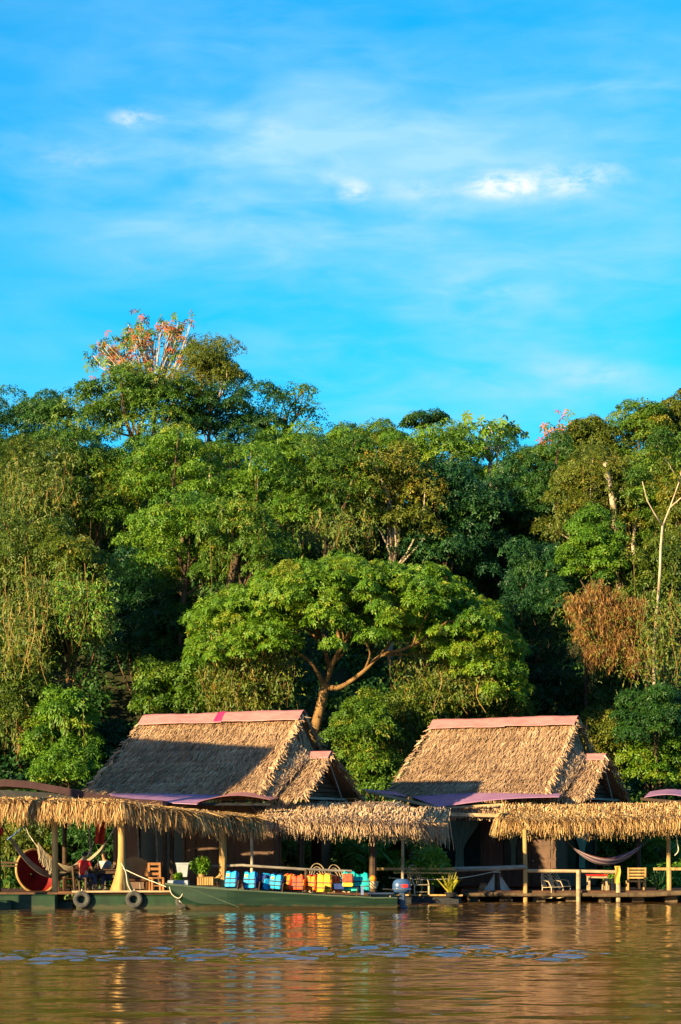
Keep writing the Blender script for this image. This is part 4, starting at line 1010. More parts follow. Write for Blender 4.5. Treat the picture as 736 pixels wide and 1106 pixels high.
# ------------------------------------------------------------------ left pavilion
def pavilion():
    b = at(60, 0, 79.5); b.z = 0
    T = thing('floating_pavilion', 'open floating pavilion with a maroon roof and golden palm fringe', 'pavilion', b)
    e = [np.array(at(*p)) for p in ((-90, 866, 79.0), (20, 865, 78.4), (131, 867, 77.9), (200, 876, 79.4), (283, 884, 81.6))]
    o = [(-.1, -1, 0), (-.1, -1, 0), (.75, -.7, 0), (.75, -.7, 0)]
    P = fringe_line(e, o, 260, .56, .44, .28, .35, (.022, .06), .02, .75, .6, .35)+fringe_line(e, o, 60, .70, .20, .2, .15, (.03, .06), .03, .6, .7)
    build_parts('roof_fringe', P, 'thatch_gold', T, True)
    P = []
    bk = [x+np.array(y) for x, y in zip(e, ((0, 1.0, .16), (0, 1.0, .16), (-.4, .9, .12), (-.4, .3, .10), (-.3, .3, .10)))]
    for i in range(4): P += thatch(bk[i], bk[i+1], e[i], e[i+1], 90, 0, (.5, .7), (.018, .045), .5, .25, 0, .004)
    build_parts('roof_edge', P, 'thatch_gold', T, True)
    prof = [(-110, 852), (-40, 844), (6, 841.5), (32, 843.5), (70, 850.5), (104, 857.5), (142, 862.5), (176, 864.5)]
    def fn(u, v):
        s = u*(len(prof)-1); i = min(int(s), len(prof)-2); f = s-i
        px = prof[i][0]*(1-f)+prof[i+1][0]*f; py = prof[i][1]*(1-f)+prof[i+1][1]*f
        p = at(px, py, 79.2+.4*u); p.y += v*4.5; p.z += .02*v; return p
    MB().grid(fn, 21, 3, .24).build('roof_sheet', M['sheet_maroon'], T, True)
    MB().bar(at(-90, 866, 79.5), at(128, 865, 78.5), .12, .12).bar(at(131, 870, 78.6), at(281, 890, 82.2), .10, .10).build('roof_beam', M['wood_gold'], T, True)
    MB().grid(lambda u, v: at(-100+232*u, 851+12*u*u-0+(867-851-12*u*u)*v, 79.55), 10, 1, .0).build('shade_panel', M['black'], T, True)  # added black panel, shuts the open gap to sun and stands in for shade
    def post(px, y0, y1, Y, r, mat, flare=False):
        a = at(px, y0, Y); c = at(px, y1, Y)
        if flare:
            m = MB(); n = 14; rows = []
            for i in range(11):
                f = i/10; p = c.lerp(a, f); k = r*(1+1.75*max(0, 1-f*2.3)**1.8)
                rows.append([(p.x+math.cos(t)*k*(1+.35*max(0, 1-f*2.3)*math.cos(4*t+.6)), p.y+math.sin(t)*k*(1+.35*max(0, 1-f*2.3)*math.cos(4*t+.6)), p.z) for t in [2*math.pi*j/n for j in range(n)]])
            m.add([p for q in rows for p in q], [(i*n+j, i*n+(j+1) % n, (i+1)*n+(j+1) % n, (i+1)*n+j) for i in range(10) for j in range(n)])
            m.build('post', M[mat], T, True, True)
        else: MB().tube([c, (a+c)/2, a], [r*1.05, r, r*.95], 10, wob=.04).build('post', M[mat], T, True)
    post(131.5, 868, 963, 78.6, .115, 'wood_gold', True); post(59.5, 872, 965, 78.8, .105, 'wood_gold')
    post(-4, 872, 966, 78.9, .16, 'wood_dark'); post(178, 872, 962, 82.4, .09, 'wood_dark'); post(70, 872, 962, 84.5, .08, 'wood_dark'); post(128, 872, 962, 85, .08, 'wood_dark')
    # deck and green steel floats
    MB().prism([(ax(-80, 78.6), 78.45), (ax(203, 78.5), 78.35), (ax(205, 84), 84.5), (ax(-70, 86), 86.5)], .47, .54).build('deck', M['wood_brown'], T, True)
    MB().bar(at(78, 963, 78.25), at(204, 962.6, 78.25), .07, .06).build('deck_edge', M['wood_rail'], T, True)
    MB().rbox((ax(144, 78.9), 79.0, .12), (ax(204, 79)-ax(85, 79), 1.3, .66), .05).build('pontoon', M['pontoon'], T, True)
    MB().rbox((ax(18, 78.9), 78.7, .11), (ax(63, 79)-ax(-30, 79), 1.5, .72), .05).build('pontoon', M['pontoon'], T, True)
    MB().rbox((ax(3, 78), 77.8, .08), (ax(14, 78)-ax(-8, 78), .35, .42), .04).build('pontoon', M['pontoon'], T, True)
    MB().rbox((ax(72, 79), 79.3, .06), (ax(81, 79)-ax(63, 79), 1.2, .40), .04).build('pontoon', M['pontoon'], T, True)
    MB().bar(at(63, 964, 78.7), at(82, 964, 78.7), .1, .05).build('deck_edge', M['terracotta'], T, True)
    m = MB()
    for px in (68, 76, 82): m.bar(at(px, 966, 78.8), at(px, 980, 78.8), .08, .08)
    m.build('fender_board', M['wood_dark'], T, True)
    m = MB(); m.bar(at(0, 931.5, 80), at(19, 932, 80), .05, .06).bar(at(0, 935, 80), at(19, 935.5, 80), .04, .05); m.build('railing', M['wood_dark'], T, True)
    for i, px in enumerate((98, 112, 150, 170)):
        MB().tube([at(px-2, 872, 84), at(px+2, 964, 84.2)], .035, 6).build('pole', M['wood_grey'], T, True)
pavilion()

AX = Matrix.Rotation(R(90), 3, 'X')
for px, lab in ((88.5, 'worn tyre hung at the left end of the green float'), (145, 'worn tyre hung on the green float under the root-footed post')):
    p = at(px, 971.5, 78.22); t = thing('tyre', lab, 'tyre', p, 0, 'tyres hung on the float')
    MB().torus((0, 0, 0), .205, .085, 24, 10, AX, .9).build('tyre_ring', M['tyre'], t); MB().tube([(0, .02, .26), (0, .06, .34)], .015, 6).build('rope_tie', M['rope'], t)
p = at(197, 973, 77.95); t = thing('fender_bundle', 'ragged brown fender bundle between the float and the boat bow', 'fender', p)
MB().torus((0, 0, -.03), .15, .08, 18, 8, AX).build('tyre_ring', M['tyre'], t); MB().lathe((0, -.1, -.08), [(.02, 0), (.1, .05), (.12, .2), (.05, .3)], 9).build('rag', M['cloth_grey'], t)
MB().lathe((.0, -.12, .12), [(.02, 0), (.09, .03), (.07, .12), (.02, .15)], 9).build('rag', M['terracotta'], t)

# ------------------------------------------------------------------ motor boat
def boat():
    x0, x1 = ax(179, 77.2), ax(429, 77.2); T = thing('motorboat', 'long dark green open motorboat moored in front of the left house', 'boat', ((x0+x1)/2, 77.4, 0))
    Yc = 77.5; n = 30; secs = []
    def prof(f):                                 # f 0 bow .. 1 stern: half beam, gunwale z, keel z, chine z, x shift of the keel
        hb = .30+.42*min(1, f/.28)**.7; g = .83-.40*min(1, f/.9)**.75-.05*f
        kz = -.18+.90*max(0, 1-f/.16)**1.5; return hb, g, kz
    def sec(f, ins=0.0):
        hb, g, kz = prof(f); x = x0+(x1-x0)*f; hb -= ins; kz += ins; cz = kz+(g-kz)*.42
        return [(x, Yc-hb, g), (x, Yc-hb*.93, g*.55+cz*.45), (x, Yc-hb*.84, cz), (x, Yc-hb*.45, kz+.03), (x, Yc, kz), (x, Yc+hb*.45, kz+.03), (x, Yc+hb*.84, cz), (x, Yc+hb*.93, g*.55+cz*.45), (x, Yc+hb, g)]
    m = MB(); k = 9
    for ins in (0, .035):
        S = [sec(i/n if ins == 0 else .012+.976*i/n, ins) for i in range(n+1)]
        fs = [(i*k+j, i*k+j+1, (i+1)*k+j+1, (i+1)*k+j) for i in range(n) for j in range(k-1)]+[tuple(range(k)), tuple(range(n*k+k-1, n*k-1, -1))]
        m.add([p for s in S for p in s], fs)
    m.build('hull', M['hull'], T, True)
    g = MB()
    for s in (-1, 1):
        g.tube([(x0+(x1-x0)*i/n, Yc+s*(prof(i/n)[0]+.01), prof(i/n)[1]+.005+random.uniform(-.006, .006)) for i in range(n+1)], .030, 6)
    g.bar((x0, Yc-.3, prof(0)[1]), (x0, Yc+.3, prof(0)[1]), .05, .06); g.build('gunwale', M['hull_trim'], T, True)
    c = MB(); c.tube([(x0+(x1-x0)*f, Yc-prof(f)[0]*(.985-.02*i)-.012, prof(f)[1]-.05-.50*(i/8)**1.1) for i, f in enumerate([.10+.22*j/8 for j in range(9)])], .012, 5); c.build('chine_strip', M['hull_trim'], T, True)
    d = MB(); vs = []
    for f in (0.005, .03, .06, .09, .12):
        hb, gg, _ = prof(f); x = x0+(x1-x0)*f; vs += [(x, Yc-hb+.02, gg+.012), (x, Yc+hb-.02, gg+.012)]
    d.add(vs, [(2*i, 2*i+1, 2*i+3, 2*i+2) for i in range(4)]); d.build('bow_deck', M['hull_trim'], T, True)
    for px in (252, 275, 300, 322, 345, 380):
        x = ax(px, 77.5); f = (x-x0)/(x1-x0); hb, gg, kz = prof(f)
        s = MB(); s.box((x, Yc, gg-.17), (.30, hb*1.75, .04)); sb = s.build('bench', M['wood_grey'], T, True)
        MB().box((x+.17, Yc, gg+.13), (.03, hb*1.5, .36), Matrix.Rotation(R(8), 3, 'Y')).build('bench_back', M['wood_dark'], sb, True)
    s = MB(); s.rbox((ax(411, 77.5), Yc, .52), (.9, 1.0, .05), .02); st = s.build('rear_table', M['motor_dark'], T, True)
    for px in (399, 421):
        for y in (-.35, .35): MB().tube([(ax(px, 77.5), Yc+y, .15), (ax(px, 77.5)+.02, Yc+y, .5)], .025, 6).build('table_leg', M['wood_grey'], st, True)
    # outboard motor clamped to the stern
    mx, my = ax(434, 77.4), Yc-.12
    mo = MB(); pr = [(.05, 0), (.20, .02), (.235, .10), (.24, .22), (.21, .32), (.14, .38), (.02, .40)]; mo.lathe((0, 0, 0), pr, 18)
    mo.v = [(mx+x*1.25-.02*z, my+y*.85, .54+z*1.15) for x, y, z in mo.v]
    ob = mo.build('outboard_motor', M['motor_blue'], T, True, True)
    bd = MB(); bd.torus((mx, my, .66), .235, .02, 20, 6); bd.v = [(mx+(x-mx)*1.25, my+(y-my)*.86, z) for x, y, z in bd.v]; bd.build('trim_band', M['chrome'], ob, True)
    MB().grid(lambda u, v: (mx+.22*(u-.35)+.06, my-.212-.012*math.sin(u*3.1), .72+.10*v), 6, 2, .0).build('red_mark', M['red'], ob, True)
    MB().rbox((mx+.02, my, .30), (.20, .22, .6), .04).rbox((mx+.06, my, -.12), (.26, .10, .5), .03).build('motor_leg', M['motor_dark'], ob, True)
    pp = MB()
    for a in (0, 120, 240): pp.box((mx+.22, my+.09*math.cos(R(a)), -.28+.09*math.sin(R(a))), (.02, .09, .14), Matrix.Rotation(R(a), 3, 'X') @ Matrix.Rotation(R(25), 3, 'Z'))
    pp.build('propeller', M['chrome'], ob, True)
    MB().tube([(mx-.2, my-.05, .62), (mx-.45, my-.1, .66), (mx-.62, my-.1, .66)], .022, 6).build('tiller', M['black'], ob, True)
    MB().box((ax(391.5, 77.1), Yc-.55, .62), (.09, .05, .28)).build('upright', M['chrome'], T, True)
boat()

def jacket(label, px, py, Y, rz, c_main, c_side, h=.56, w=.42, patchm=None, dz=0):
    p = at(px, py, Y); t = thing('life_jacket', label, 'life jacket', p, rz, 'life jackets on the boat seats')
    tilt = Matrix.Rotation(R(random.uniform(-20, -4)), 3, 'X') @ Matrix.Rotation(R(random.uniform(-4, 6)), 3, 'Y'); w *= random.uniform(1.02, 1.18); h *= random.uniform(.78, .96)
    def panel(cx, cy, ww, hh, dd, mt, nm, z=.0, neck=0):
        m = MB(); nn = 16; vs = []; rows = []
        for i in range(9):
            f = i/8; rows.append((hh*f, ww/2*(1-.06*(f > .95)-.10*max(0, f-.7)/.3*neck-.05*(f < .05)), dd/2*(1-.45*abs(2*f-1)**6)))
        for z_, kx, ky in rows:
            for j in range(nn):
                a = 2*math.pi*j/nn; cs, sn = math.cos(a), math.sin(a); e = .38
                x = cx+kx*abs(cs)**e*(1 if cs > 0 else -1)
                vs.append(tilt @ Vector((x, cy+ky*abs(sn)**e*(1 if sn > 0 else -1), z+z_-(.05*hh if z_ > hh*.95 else 0)*neck*(1 if (x-cx)*cx < 0 else 0))))
        m.add(vs, [(i*nn+j, i*nn+(j+1) % nn, (i+1)*nn+(j+1) % nn, (i+1)*nn+j) for i in range(8) for j in range(nn)]+[tuple(range(nn-1, -1, -1)), tuple(range(8*nn, 9*nn))])
        return m.build(nm, M[mt], t, False, False)
    panel(-w*.245, -.09, w*.485, h*.97, .09, c_main, 'front_panel', neck=1); panel(w*.245, -.09, w*.485, h*.97, .09, c_main, 'front_panel', neck=1)
    panel(0, .09, w*.98, h, .09, c_main, 'back_panel')
    panel(w*.50, 0, .07, h*.72, .24, c_side, 'side_panel'); panel(-w*.50, 0, .06, h*.7, .22, c_side, 'side_panel')
    for sx in (-1, 1):
        MB().tube([tilt @ Vector((sx*w*.30, -.09, h*.92)), tilt @ Vector((sx*w*.29, -.04, h*1.0)), tilt @ Vector((sx*w*.29, .04, h*1.01)), tilt @ Vector((sx*w*.29, .09, h*.96))], .04, 7).build('shoulder_strap', M[c_side], t)
    for z in (.22, .50):
        MB().bar(tilt @ Vector((-w*.50, -.148, h*z)), tilt @ Vector((w*.50, -.148, h*z)), .012, .035).build('belt', M['webbing'], t)
    if patchm:
        MB().box(tilt @ Vector((-w*.24, -.150, h*.72)), (w*.26, .012, h*.16), tilt).build('badge', M[patchm], t)
    return t
JY = 77.35
jacket('leftmost blue life jacket, standing nearest the bow', 250, 958.5, JY, R(-22), 'jacket_blue', 'jacket_navy', .56, .36, 'yellow_patch')
jacket('second blue life jacket from the bow', 270.5, 959.5, JY, R(-22), 'jacket_blue', 'jacket_navy', .58, .34, 'yellow_patch')
jacket('navy-sided blue life jacket turned edge-on', 284, 960.5, JY+.2, R(-62), 'jacket_navy', 'jacket_blue', .54, .36)
jacket('blue life jacket beside the first orange one', 298, 960, JY, R(-18), 'jacket_blue', 'jacket_navy', .60, .36, 'yellow_patch')
jacket('narrow orange life jacket right after the blue ones', 310, 960.5, JY+.1, R(-55), 'jacket_orange', 'jacket_red', .56, .34)
jacket('red-fronted orange life jacket in the middle of the row', 321.5, 961, JY, R(-18), 'jacket_red', 'jacket_orange', .54, .40)
jacket('orange life jacket left of the yellow-orange one', 337, 961.5, JY+.05, R(-38), 'jacket_orange', 'jacket_red', .56, .34)
jacket('biggest yellow-orange life jacket', 350.5, 963.5, JY-.05, R(-14), 'jacket_yellow', 'jacket_orange', .62, .44)
jacket('dark red life jacket half behind the yellow-orange one', 360, 962, JY+.3, R(-40), 'jacket_red', 'jacket_red', .52, .32)
jacket('tall plain teal life jacket at the right end of the row', 389, 963, JY+.15, R(-8), 'teal', 'teal', .74, .52)
jacket('teal life jacket behind the printed red bag', 376, 962, JY+.25, R(-12), 'teal', 'teal', .72, .40)
p = at(376, 957.5, JY-.12); t = thing('printed_bag', 'square red-brown printed bag with a yellow foot before the teal jackets', 'bag', p, R(-10))
MB().rbox((0, 0, .27), (.36, .12, .30), .03).build('bag_body', M['print'], t); MB().rbox((0, 0, .06), (.35, .12, .12), .02).build('bag_foot', M['yellow_patch'], t)
MB().tube([(-.09, -.02, .41), (-.07, -.02, .50), (.07, -.02, .50), (.09, -.02, .41)], .012, 6).build('bag_handle', M['webbing'], t)
p = at(366, 960, JY+.1); t = thing('crate', 'low dark blue crate between the red jacket and the printed bag', 'crate', p)
m = MB(); m.box((0, 0, .0), (.34, .4, .02))
for x, y, sx, sy in ((0, -.2, .34, .02), (0, .2, .34, .02), (-.17, 0, .02, .4), (.17, 0, .02, .4)): m.box((x, y, .08), (sx, sy, .16))
m.build('crate_body', M['jacket_navy'], t); MB().box((0, -.2, .165), (.36, .03, .02)).box((0, .2, .165), (.36, .03, .02)).build('crate_rim', M['jacket_navy'], t)

def rope(label, pts, r=.014, mat='rope', cat='rope'):
    m = MB(); P = [at(*p) for p in pts]; Q = []
    for i in range((len(P)-1)*5+1):
        s = i/5; j = min(int(s), len(P)-2); u = s-j
        p0, p1, p2, p3 = P[max(j-1, 0)], P[j], P[j+1], P[min(j+2, len(P)-1)]
        Q.append(.5*((2*p1)+(p2-p0)*u+(2*p0-5*p1+4*p2-p3)*u*u+(3*p1-p0-3*p2+p3)*u**3))
    o = m.tube(Q, r, 6).build('rope', M[mat], None); return tag(o, label, cat)
rope('mooring rope from the root-footed post to the boat bow', ((133, 938, 78.4), (150, 946, 78.2), (170, 954, 78.0), (184, 960, 77.8), (196, 970, 77.7)))
rope('slack rope hanging down the root-footed post', ((131, 932, 78.42), (136, 942, 78.3), (138, 955, 78.2), (143, 964, 78.2)))
rope('rope looped round the boat bow', ((183, 957, 77.2), (186, 966, 77.12), (194, 970, 77.1), (199, 962, 77.1)))
rope('slack rope below the golden rail in front of the right house', ((420, 948, 86.6), (455, 950, 86.6), (500, 948, 86.9), (540, 940, 88.4)))
rope('blue rope hanging at the top left corner of the pavilion', ((8, 907, 79.0), (17, 900, 79.2), (26, 893, 79.4)), .018, 'rope_blue')
rope('white rope dangling under the right end of the right porch', ((732, 888, 89.5), (731, 905, 89.5), (733, 918, 89.5), (729, 924, 89.5)), .018)

# ------------------------------------------------------------------ hammocks
def hammock(label, A, B, sag, width, mat, fringe=False, group='hammocks', tie=.16):
    a = at(*A); b = at(*B); o = (a+b)/2; o.z = min(a.z, b.z)-sag
    T = thing('hammock', label, 'hammock', o, 0, group)
    def cl(f): p = a.lerp(b, f); p.z -= sag*4*f*(1-f); return p
    side = (b-a).cross(Vector((0, 0, 1))).normalized(); m = MB(); nu, nv = 26, 10; f0, f1 = tie, 1-tie
    for i in range(nu+1):
        f = f0+(f1-f0)*i/nu; w = width*(.12+.88*math.sin(math.pi*(i/nu))**.6)
        for j in range(nv+1):
            s = j/nv*2-1; p = cl(f)+side*s*w/2*.75+Vector((0, 0, .30*width*abs(s)**1.7*math.sin(math.pi*i/nu))); m.v.append(tuple(p)); m.t.append(j/nv)
    m.f = [(i*(nv+1)+j, (i+1)*(nv+1)+j, (i+1)*(nv+1)+j+1, i*(nv+1)+j+1) for i in range(nu) for j in range(nv)]
    m.build('cloth', M[mat], T, True, True)
    for e, f in ((a, f0), (b, f1)):
        c = MB()
        for s in (-.8, -.4, 0, .4, .8): c.tube([e, e.lerp(cl(f)+side*s*width*.06, .55)-Vector((0, 0, .05)), cl(f)+side*s*width*.06], .012, 5)
        c.build('cords', M['rope'] if fringe else M['wood_dark'], T, True)
    if fringe:
        n = 160; f = rng.uniform(.13, .33, n); tops = np.array([np.array(cl(x))+np.array(side)*width*.30*np.sign(side.y or 1)*-1+np.array([0, 0, .12]) for x in f])
        V, Fq, t = vine_strands(tops, rng.uniform(.3, .55, n), .035, .4, 1, .03)
        mesh_obj('fringe', V, Fq, M['cloth_pale'], T, True, t)
    return T
hammock('pale fringed hammock slung from the left edge of the pavilion', (26, 889, 79.3), (127, 886, 80.6), 1.72, .75, 'cloth_pale', True, tie=.10)
hammock('dark brown hammock in front of the round red tub', (1, 884, 79.0), (108, 900, 82.6), 1.78, .55, 'wood_grey', tie=.08)
hammock('striped purple and white hammock under the right porch', (606, 899, 89.4), (706, 896, 91.2), 1.32, .95, 'hammock', tie=.13)

# ------------------------------------------------------------------ furniture
def tub():
    c = at(40, 941, 81.2); T = thing('round_tub', 'big round red tub with a tan rim tipped on its side behind the hammock', 'tub', c, R(33))
    Mx = Matrix.Rotation(R(78), 3, 'X'); pr = [(.76, .0), (.72, .16), (.58, .34), (.36, .46), (.03, .5)]
    m = MB(); n = 32
    for r_, z in pr+[(r_*.97, z-.03) for r_, z in reversed(pr)]:
        for k in range(n): a = 2*math.pi*k/n; m.v.append(tuple(Mx @ Vector((r_*math.cos(a), r_*math.sin(a), -z)))); m.t.append(.5)
    q = len(pr)*2; m.f = [(i*n+k, i*n+(k+1) % n, (i+1)*n+(k+1) % n, (i+1)*n+k) for i in range(q-1) for k in range(n)]
    m.build('bowl', M['tub_red'], T, False, True); MB().torus((0, 0, 0), .77, .045, 36, 8, Mx).build('rim', M['wood_gold'], T)
tub()
p = at(-1, 897, 79); t = thing('lantern', 'round red lantern at the left edge under the fringe', 'lantern', p)
MB().lathe((0, 0, -.2), [(.05, 0), (.13, .05), (.17, .16), (.15, .28), (.07, .38), (.04, .4)], 14).build('shade', M['red'], t, smooth=True); MB().tube([(0, 0, .2), (0, 0, .55)], .01, 5).build('cord', M['black'], t); MB().lathe((0, 0, -.24), [(.05, 0), (.055, .05)], 10).build('base_ring', M['black'], t)
p = at(108.5, 888, 82.2); t = thing('hanging_cloth', 'red cloth hanging from the pavilion roof behind the two people', 'cloth', p)
MB().grid(lambda u, v: (-.17+.34*u+.02*math.sin(v*5), .03*math.sin(u*9+v*2), .1-.86*v), 12, 8, .0).build('cloth', M['red_dark'], t, smooth=True); MB().bar((-.2, 0, .11), (.2, 0, .11), .03, .03).build('hanger', M['wood_dark'], t)

def table(label, px, py, Y, w, d, h, top, legm, thick=.05):
    p = at(px, py, Y); p.z -= h; t = thing('table', label, 'table', p)
    MB().rbox((0, 0, h-thick/2), (w, d, thick), .015).build('tabletop', M[top], t)
    for x in (-1, 1):
        for y in (-1, 1): MB().bar((x*(w/2-.07), y*(d/2-.07), 0), (x*(w/2-.07), y*(d/2-.07), h-thick), .07, .07).build('leg', M[legm], t)
    MB().bar((-w/2+.1, -d/2+.09, h-thick-.06), (w/2-.1, -d/2+.09, h-thick-.06), .03, .09).bar((-w/2+.1, d/2-.09, h-thick-.06), (w/2-.1, d/2-.09, h-thick-.06), .03, .09).build('apron', M[legm], t); return t
table('dark wooden table between the two people in the pavilion', 112, 938.5, 80.4, 1.3, .8, .74, 'wood_dark', 'wood_dark')
table('table with a red top on the right deck', 645, 944.5, 88.9, .78, .7, .74, 'red', 'wood_rail')

def slat_chair(label, px, py, Y, rz, mat, h=.95, w=.5, sh=.45, slats=3, name='wooden_chair'):
    p = at(px, py, Y); t = thing(name, label, 'chair', p, rz)
    MB().rbox((0, 0, sh), (w, .48, .05), .015).build('seat', M[mat], t)
    for x in (-1, 1):
        MB().bar((x*(w/2-.04), -.2, 0), (x*(w/2-.04), -.2, sh-.02), .055, .055).build('leg', M[mat], t)
        MB().bar((x*(w/2-.04), .22, 0), (x*(w/2-.04), .30, h), .055, .055).build('leg', M[mat], t)
    b = MB()
    for i in range(slats):
        z = sh+.14+(h-sh-.18)*i/max(1, slats-1); b.box((0, .245+.05*(z/h), z), (w-.1, .03, (h-sh-.1)/slats*.62))
    b.build('backrest', M[mat], t); MB().bar((-w/2+.04, -.2, .2), (w/2-.04, -.2, .2), .03, .04).build('stretcher', M[mat], t); return t
slat_chair('reddish slatted chair right of the root-footed post', 169, 963, 80.6, R(18), 'terracotta', .98, .46, .46, 3)
slat_chair('dark chair behind the grey-shirted person', 117, 962.5, 81.3, R(-5), 'wood_dark', .92, .48, .44, 4)
slat_chair('dark chair under the red-shirted person', 90, 962.5, 79.7, R(70), 'wood_dark', .86, .48, .44, 3)
slat_chair('dark chair left of the red-shirted person', 73, 963, 80.9, R(30), 'wood_brown', .95, .5, .44, 3)
slat_chair('golden plank chair with a broad solid back on the right deck', 687, 968, 89.0, R(180), 'wood_gold', 1.08, .72, .56, 4)
# carved round-backed armchair
p = at(147, 963, 80.9); t = thing('armchair', 'brown round-backed armchair beside the root-footed post', 'armchair', p, R(12))
MB().rbox((0, 0, .40), (.75, .6, .14), .05).build('seat', M['wood_brown'], t)
MB().grid(lambda u, v: (-.46+.92*u, .32+.12*v-.10*math.sin(math.pi*u)*0, .45+(.58+.16*math.sin(math.pi*u))*v-.0), 14, 6, .0).build('backrest', M['terracotta'], t, smooth=True)
for x in (-.34, .34):
    for y in (-.24, .26): MB().bar((x, y, 0), (x, y, .34), .06, .06).build('leg', M['wood_brown'], t)
for x in (-.4, .4): MB().bar((x, -.25, .66), (x, .36, .70), .07, .05).bar((x, -.24, .42), (x, -.24, .66), .05, .05).build('armrest', M['wood_brown'], t)

def cane_chair(label, px, py, Y, rz, h=1.1, w=.62, mat='cane'):
    p = at(px, py, Y); t = thing('cane_chair', label, 'chair', p, rz, 'bent cane chairs')
    def arch(x0, x1, z0, z1, y0, y1, n=12): return [((x0+x1)/2-(x1-x0)/2*math.cos(math.pi*i/n), y0+(y1-y0)*math.sin(math.pi*i/n), z0+(z1-z0)*math.sin(math.pi*i/n)**.8) for i in range(n+1)]
    for i in range(4):
        k = i*.075; MB().tube(arch(-w/2+k, w/2-k, .38, h-k*1.5, .22, .42), .017, 6).build('back_hoop', M[mat], t)
    for s in (-1, 1):
        MB().tube([(s*w*.5, -.26, 0), (s*w*.5, -.25, .40), (s*w*.52, -.10, .62), (s*w*.5, .16, .66), (s*w*.46, .32, .60)], .02, 6).build('armrest', M[mat], t)
        MB().tube([(s*w*.46, .26, 0), (s*w*.46, .24, .42)], .022, 6).build('leg', M[mat], t); MB().tube([(s*w*.47, -.24, 0), (s*w*.47, -.24, .42)], .022, 6).build('leg', M[mat], t)
        MB().tube([(s*w*.5, -.30, .03), (s*w*.5, 0, .0), (s*w*.5, .34, .04)], .018, 6).build('runner', M[mat], t)
    m = MB()
    for i in range(8): m.tube([(-w*.47+w*.94*i/7, -.26, .41), (-w*.47+w*.94*i/7, .24, .39)], .014, 5)
    m.tube([(-w*.5, -.26, .40), (w*.5, -.26, .40)], .02, 6); m.build('seat', M[mat], t)
    m = MB(); m.tube([(-w*.47, -.25, .14), (w*.47, -.25, .14)], .014, 5); m.build('stretcher', M[mat], t); return t
cane_chair('tall looped cane chair right of the outboard motor', 452, 967.5, 86.35, R(28), 1.12, .62)
cane_chair('cane rocking chair in front on the right deck', 597, 970, 88.2, R(40), 1.05, .62)
cane_chair('cane rocking chair just behind the front one on the right deck', 605, 969, 89.0, R(40), 1.02, .6)
cane_chair('cane chair whose hoops rise behind the orange jackets', 345, 964, 81.9, R(12), 1.0, .6, 'wood_rail')
cane_chair('cane chair behind the dark red life jacket', 366, 964, 82.2, R(25), .96, .58, 'wood_rail')
p = at(656, 968, 88.9); t = thing('stool', 'small rail-legged stool beside the red-topped table', 'stool', p, R(20))
MB().rbox((0, 0, .52), (.36, .36, .05), .02).build('seat', M['wood_rail'], t)
for x in (-.14, .14):
    for y in (-.14, .14): MB().bar((x, y, 0), (x*.85, y*.85, .5), .045, .045).build('leg', M['wood_rail'], t)
p = at(660, 967.5, 89.6); t = thing('stool', 'narrow stool against the railing post of the right deck', 'stool', p, R(-15))
MB().rbox((0, 0, .62), (.32, .34, .05), .02).build('seat', M['wood_rail'], t)
for x in (-.13, .13):
    for y in (-.13, .13): MB().bar((x, y, 0), (x*.85, y*.85, .6), .045, .045).build('leg', M['wood_rail'], t)
# grey cloth tied round the dark post
p = at(537, 966, 88.55); t = thing('tied_cloth', 'pale cloth tied to the dark post and spread like a tent', 'cloth', p)
for s in (-1, 1):
    MB().grid(lambda u, v: (s*(.09+.50*(v**1.25)*u), -.02-.03*math.sin(u*7), .84-.78*v), 8, 8).build('cloth_wing', M['cloth_grey'], t, smooth=True)
MB().torus((0, .0, .83), .12, .02, 16, 6).build('knot', M['rope'], t)
p = at(602-3, 958, 0.1) if False else at(667, 942, 87.5); t = thing('hung_cloth', 'golden cloth drying on the railing post of the right deck', 'cloth', p)
MB().grid(lambda u, v: (-.10+.2*u+.02*math.sin(v*6), -.02-.03*math.sin(u*6+v*3), .20-.62*v), 6, 8).build('cloth', M['cloth_gold'], t, smooth=True); MB().tube([(-.1, 0, .2), (.1, 0, .2)], .03, 6).build('fold', M['cloth_gold'], t)
# clay jug things by the right house
p = at(522, 966, 89.2); t = thing('clay_jar', 'reddish clay jar lying near the pale tied cloth', 'jar', p)
MB().lathe((0, 0, 0), [(.09, 0), (.17, .1), (.19, .22), (.12, .34), (.09, .37), (.11, .40)], 14).build('body', M['terracotta'], t, smooth=True); MB().torus((0, 0, .40), .11, .018, 14, 6).build('lip', M['terracotta'], t)
p = at(403, 949, 84.2); t = thing('round_fruit_basket', 'small basket with an orange fruit by the dark porch post', 'basket', p)
MB().lathe((0, 0, -.35), [(.14, 0), (.18, .12), (.2, .26)], 14).build('basket_body', M['cane'], t); MB().lathe((0, 0, -.12), [(.02, 0), (.11, .05), (.13, .12), (.1, .2), (.02, .24)], 12).build('fruit', M['jacket_orange'], t, smooth=True)

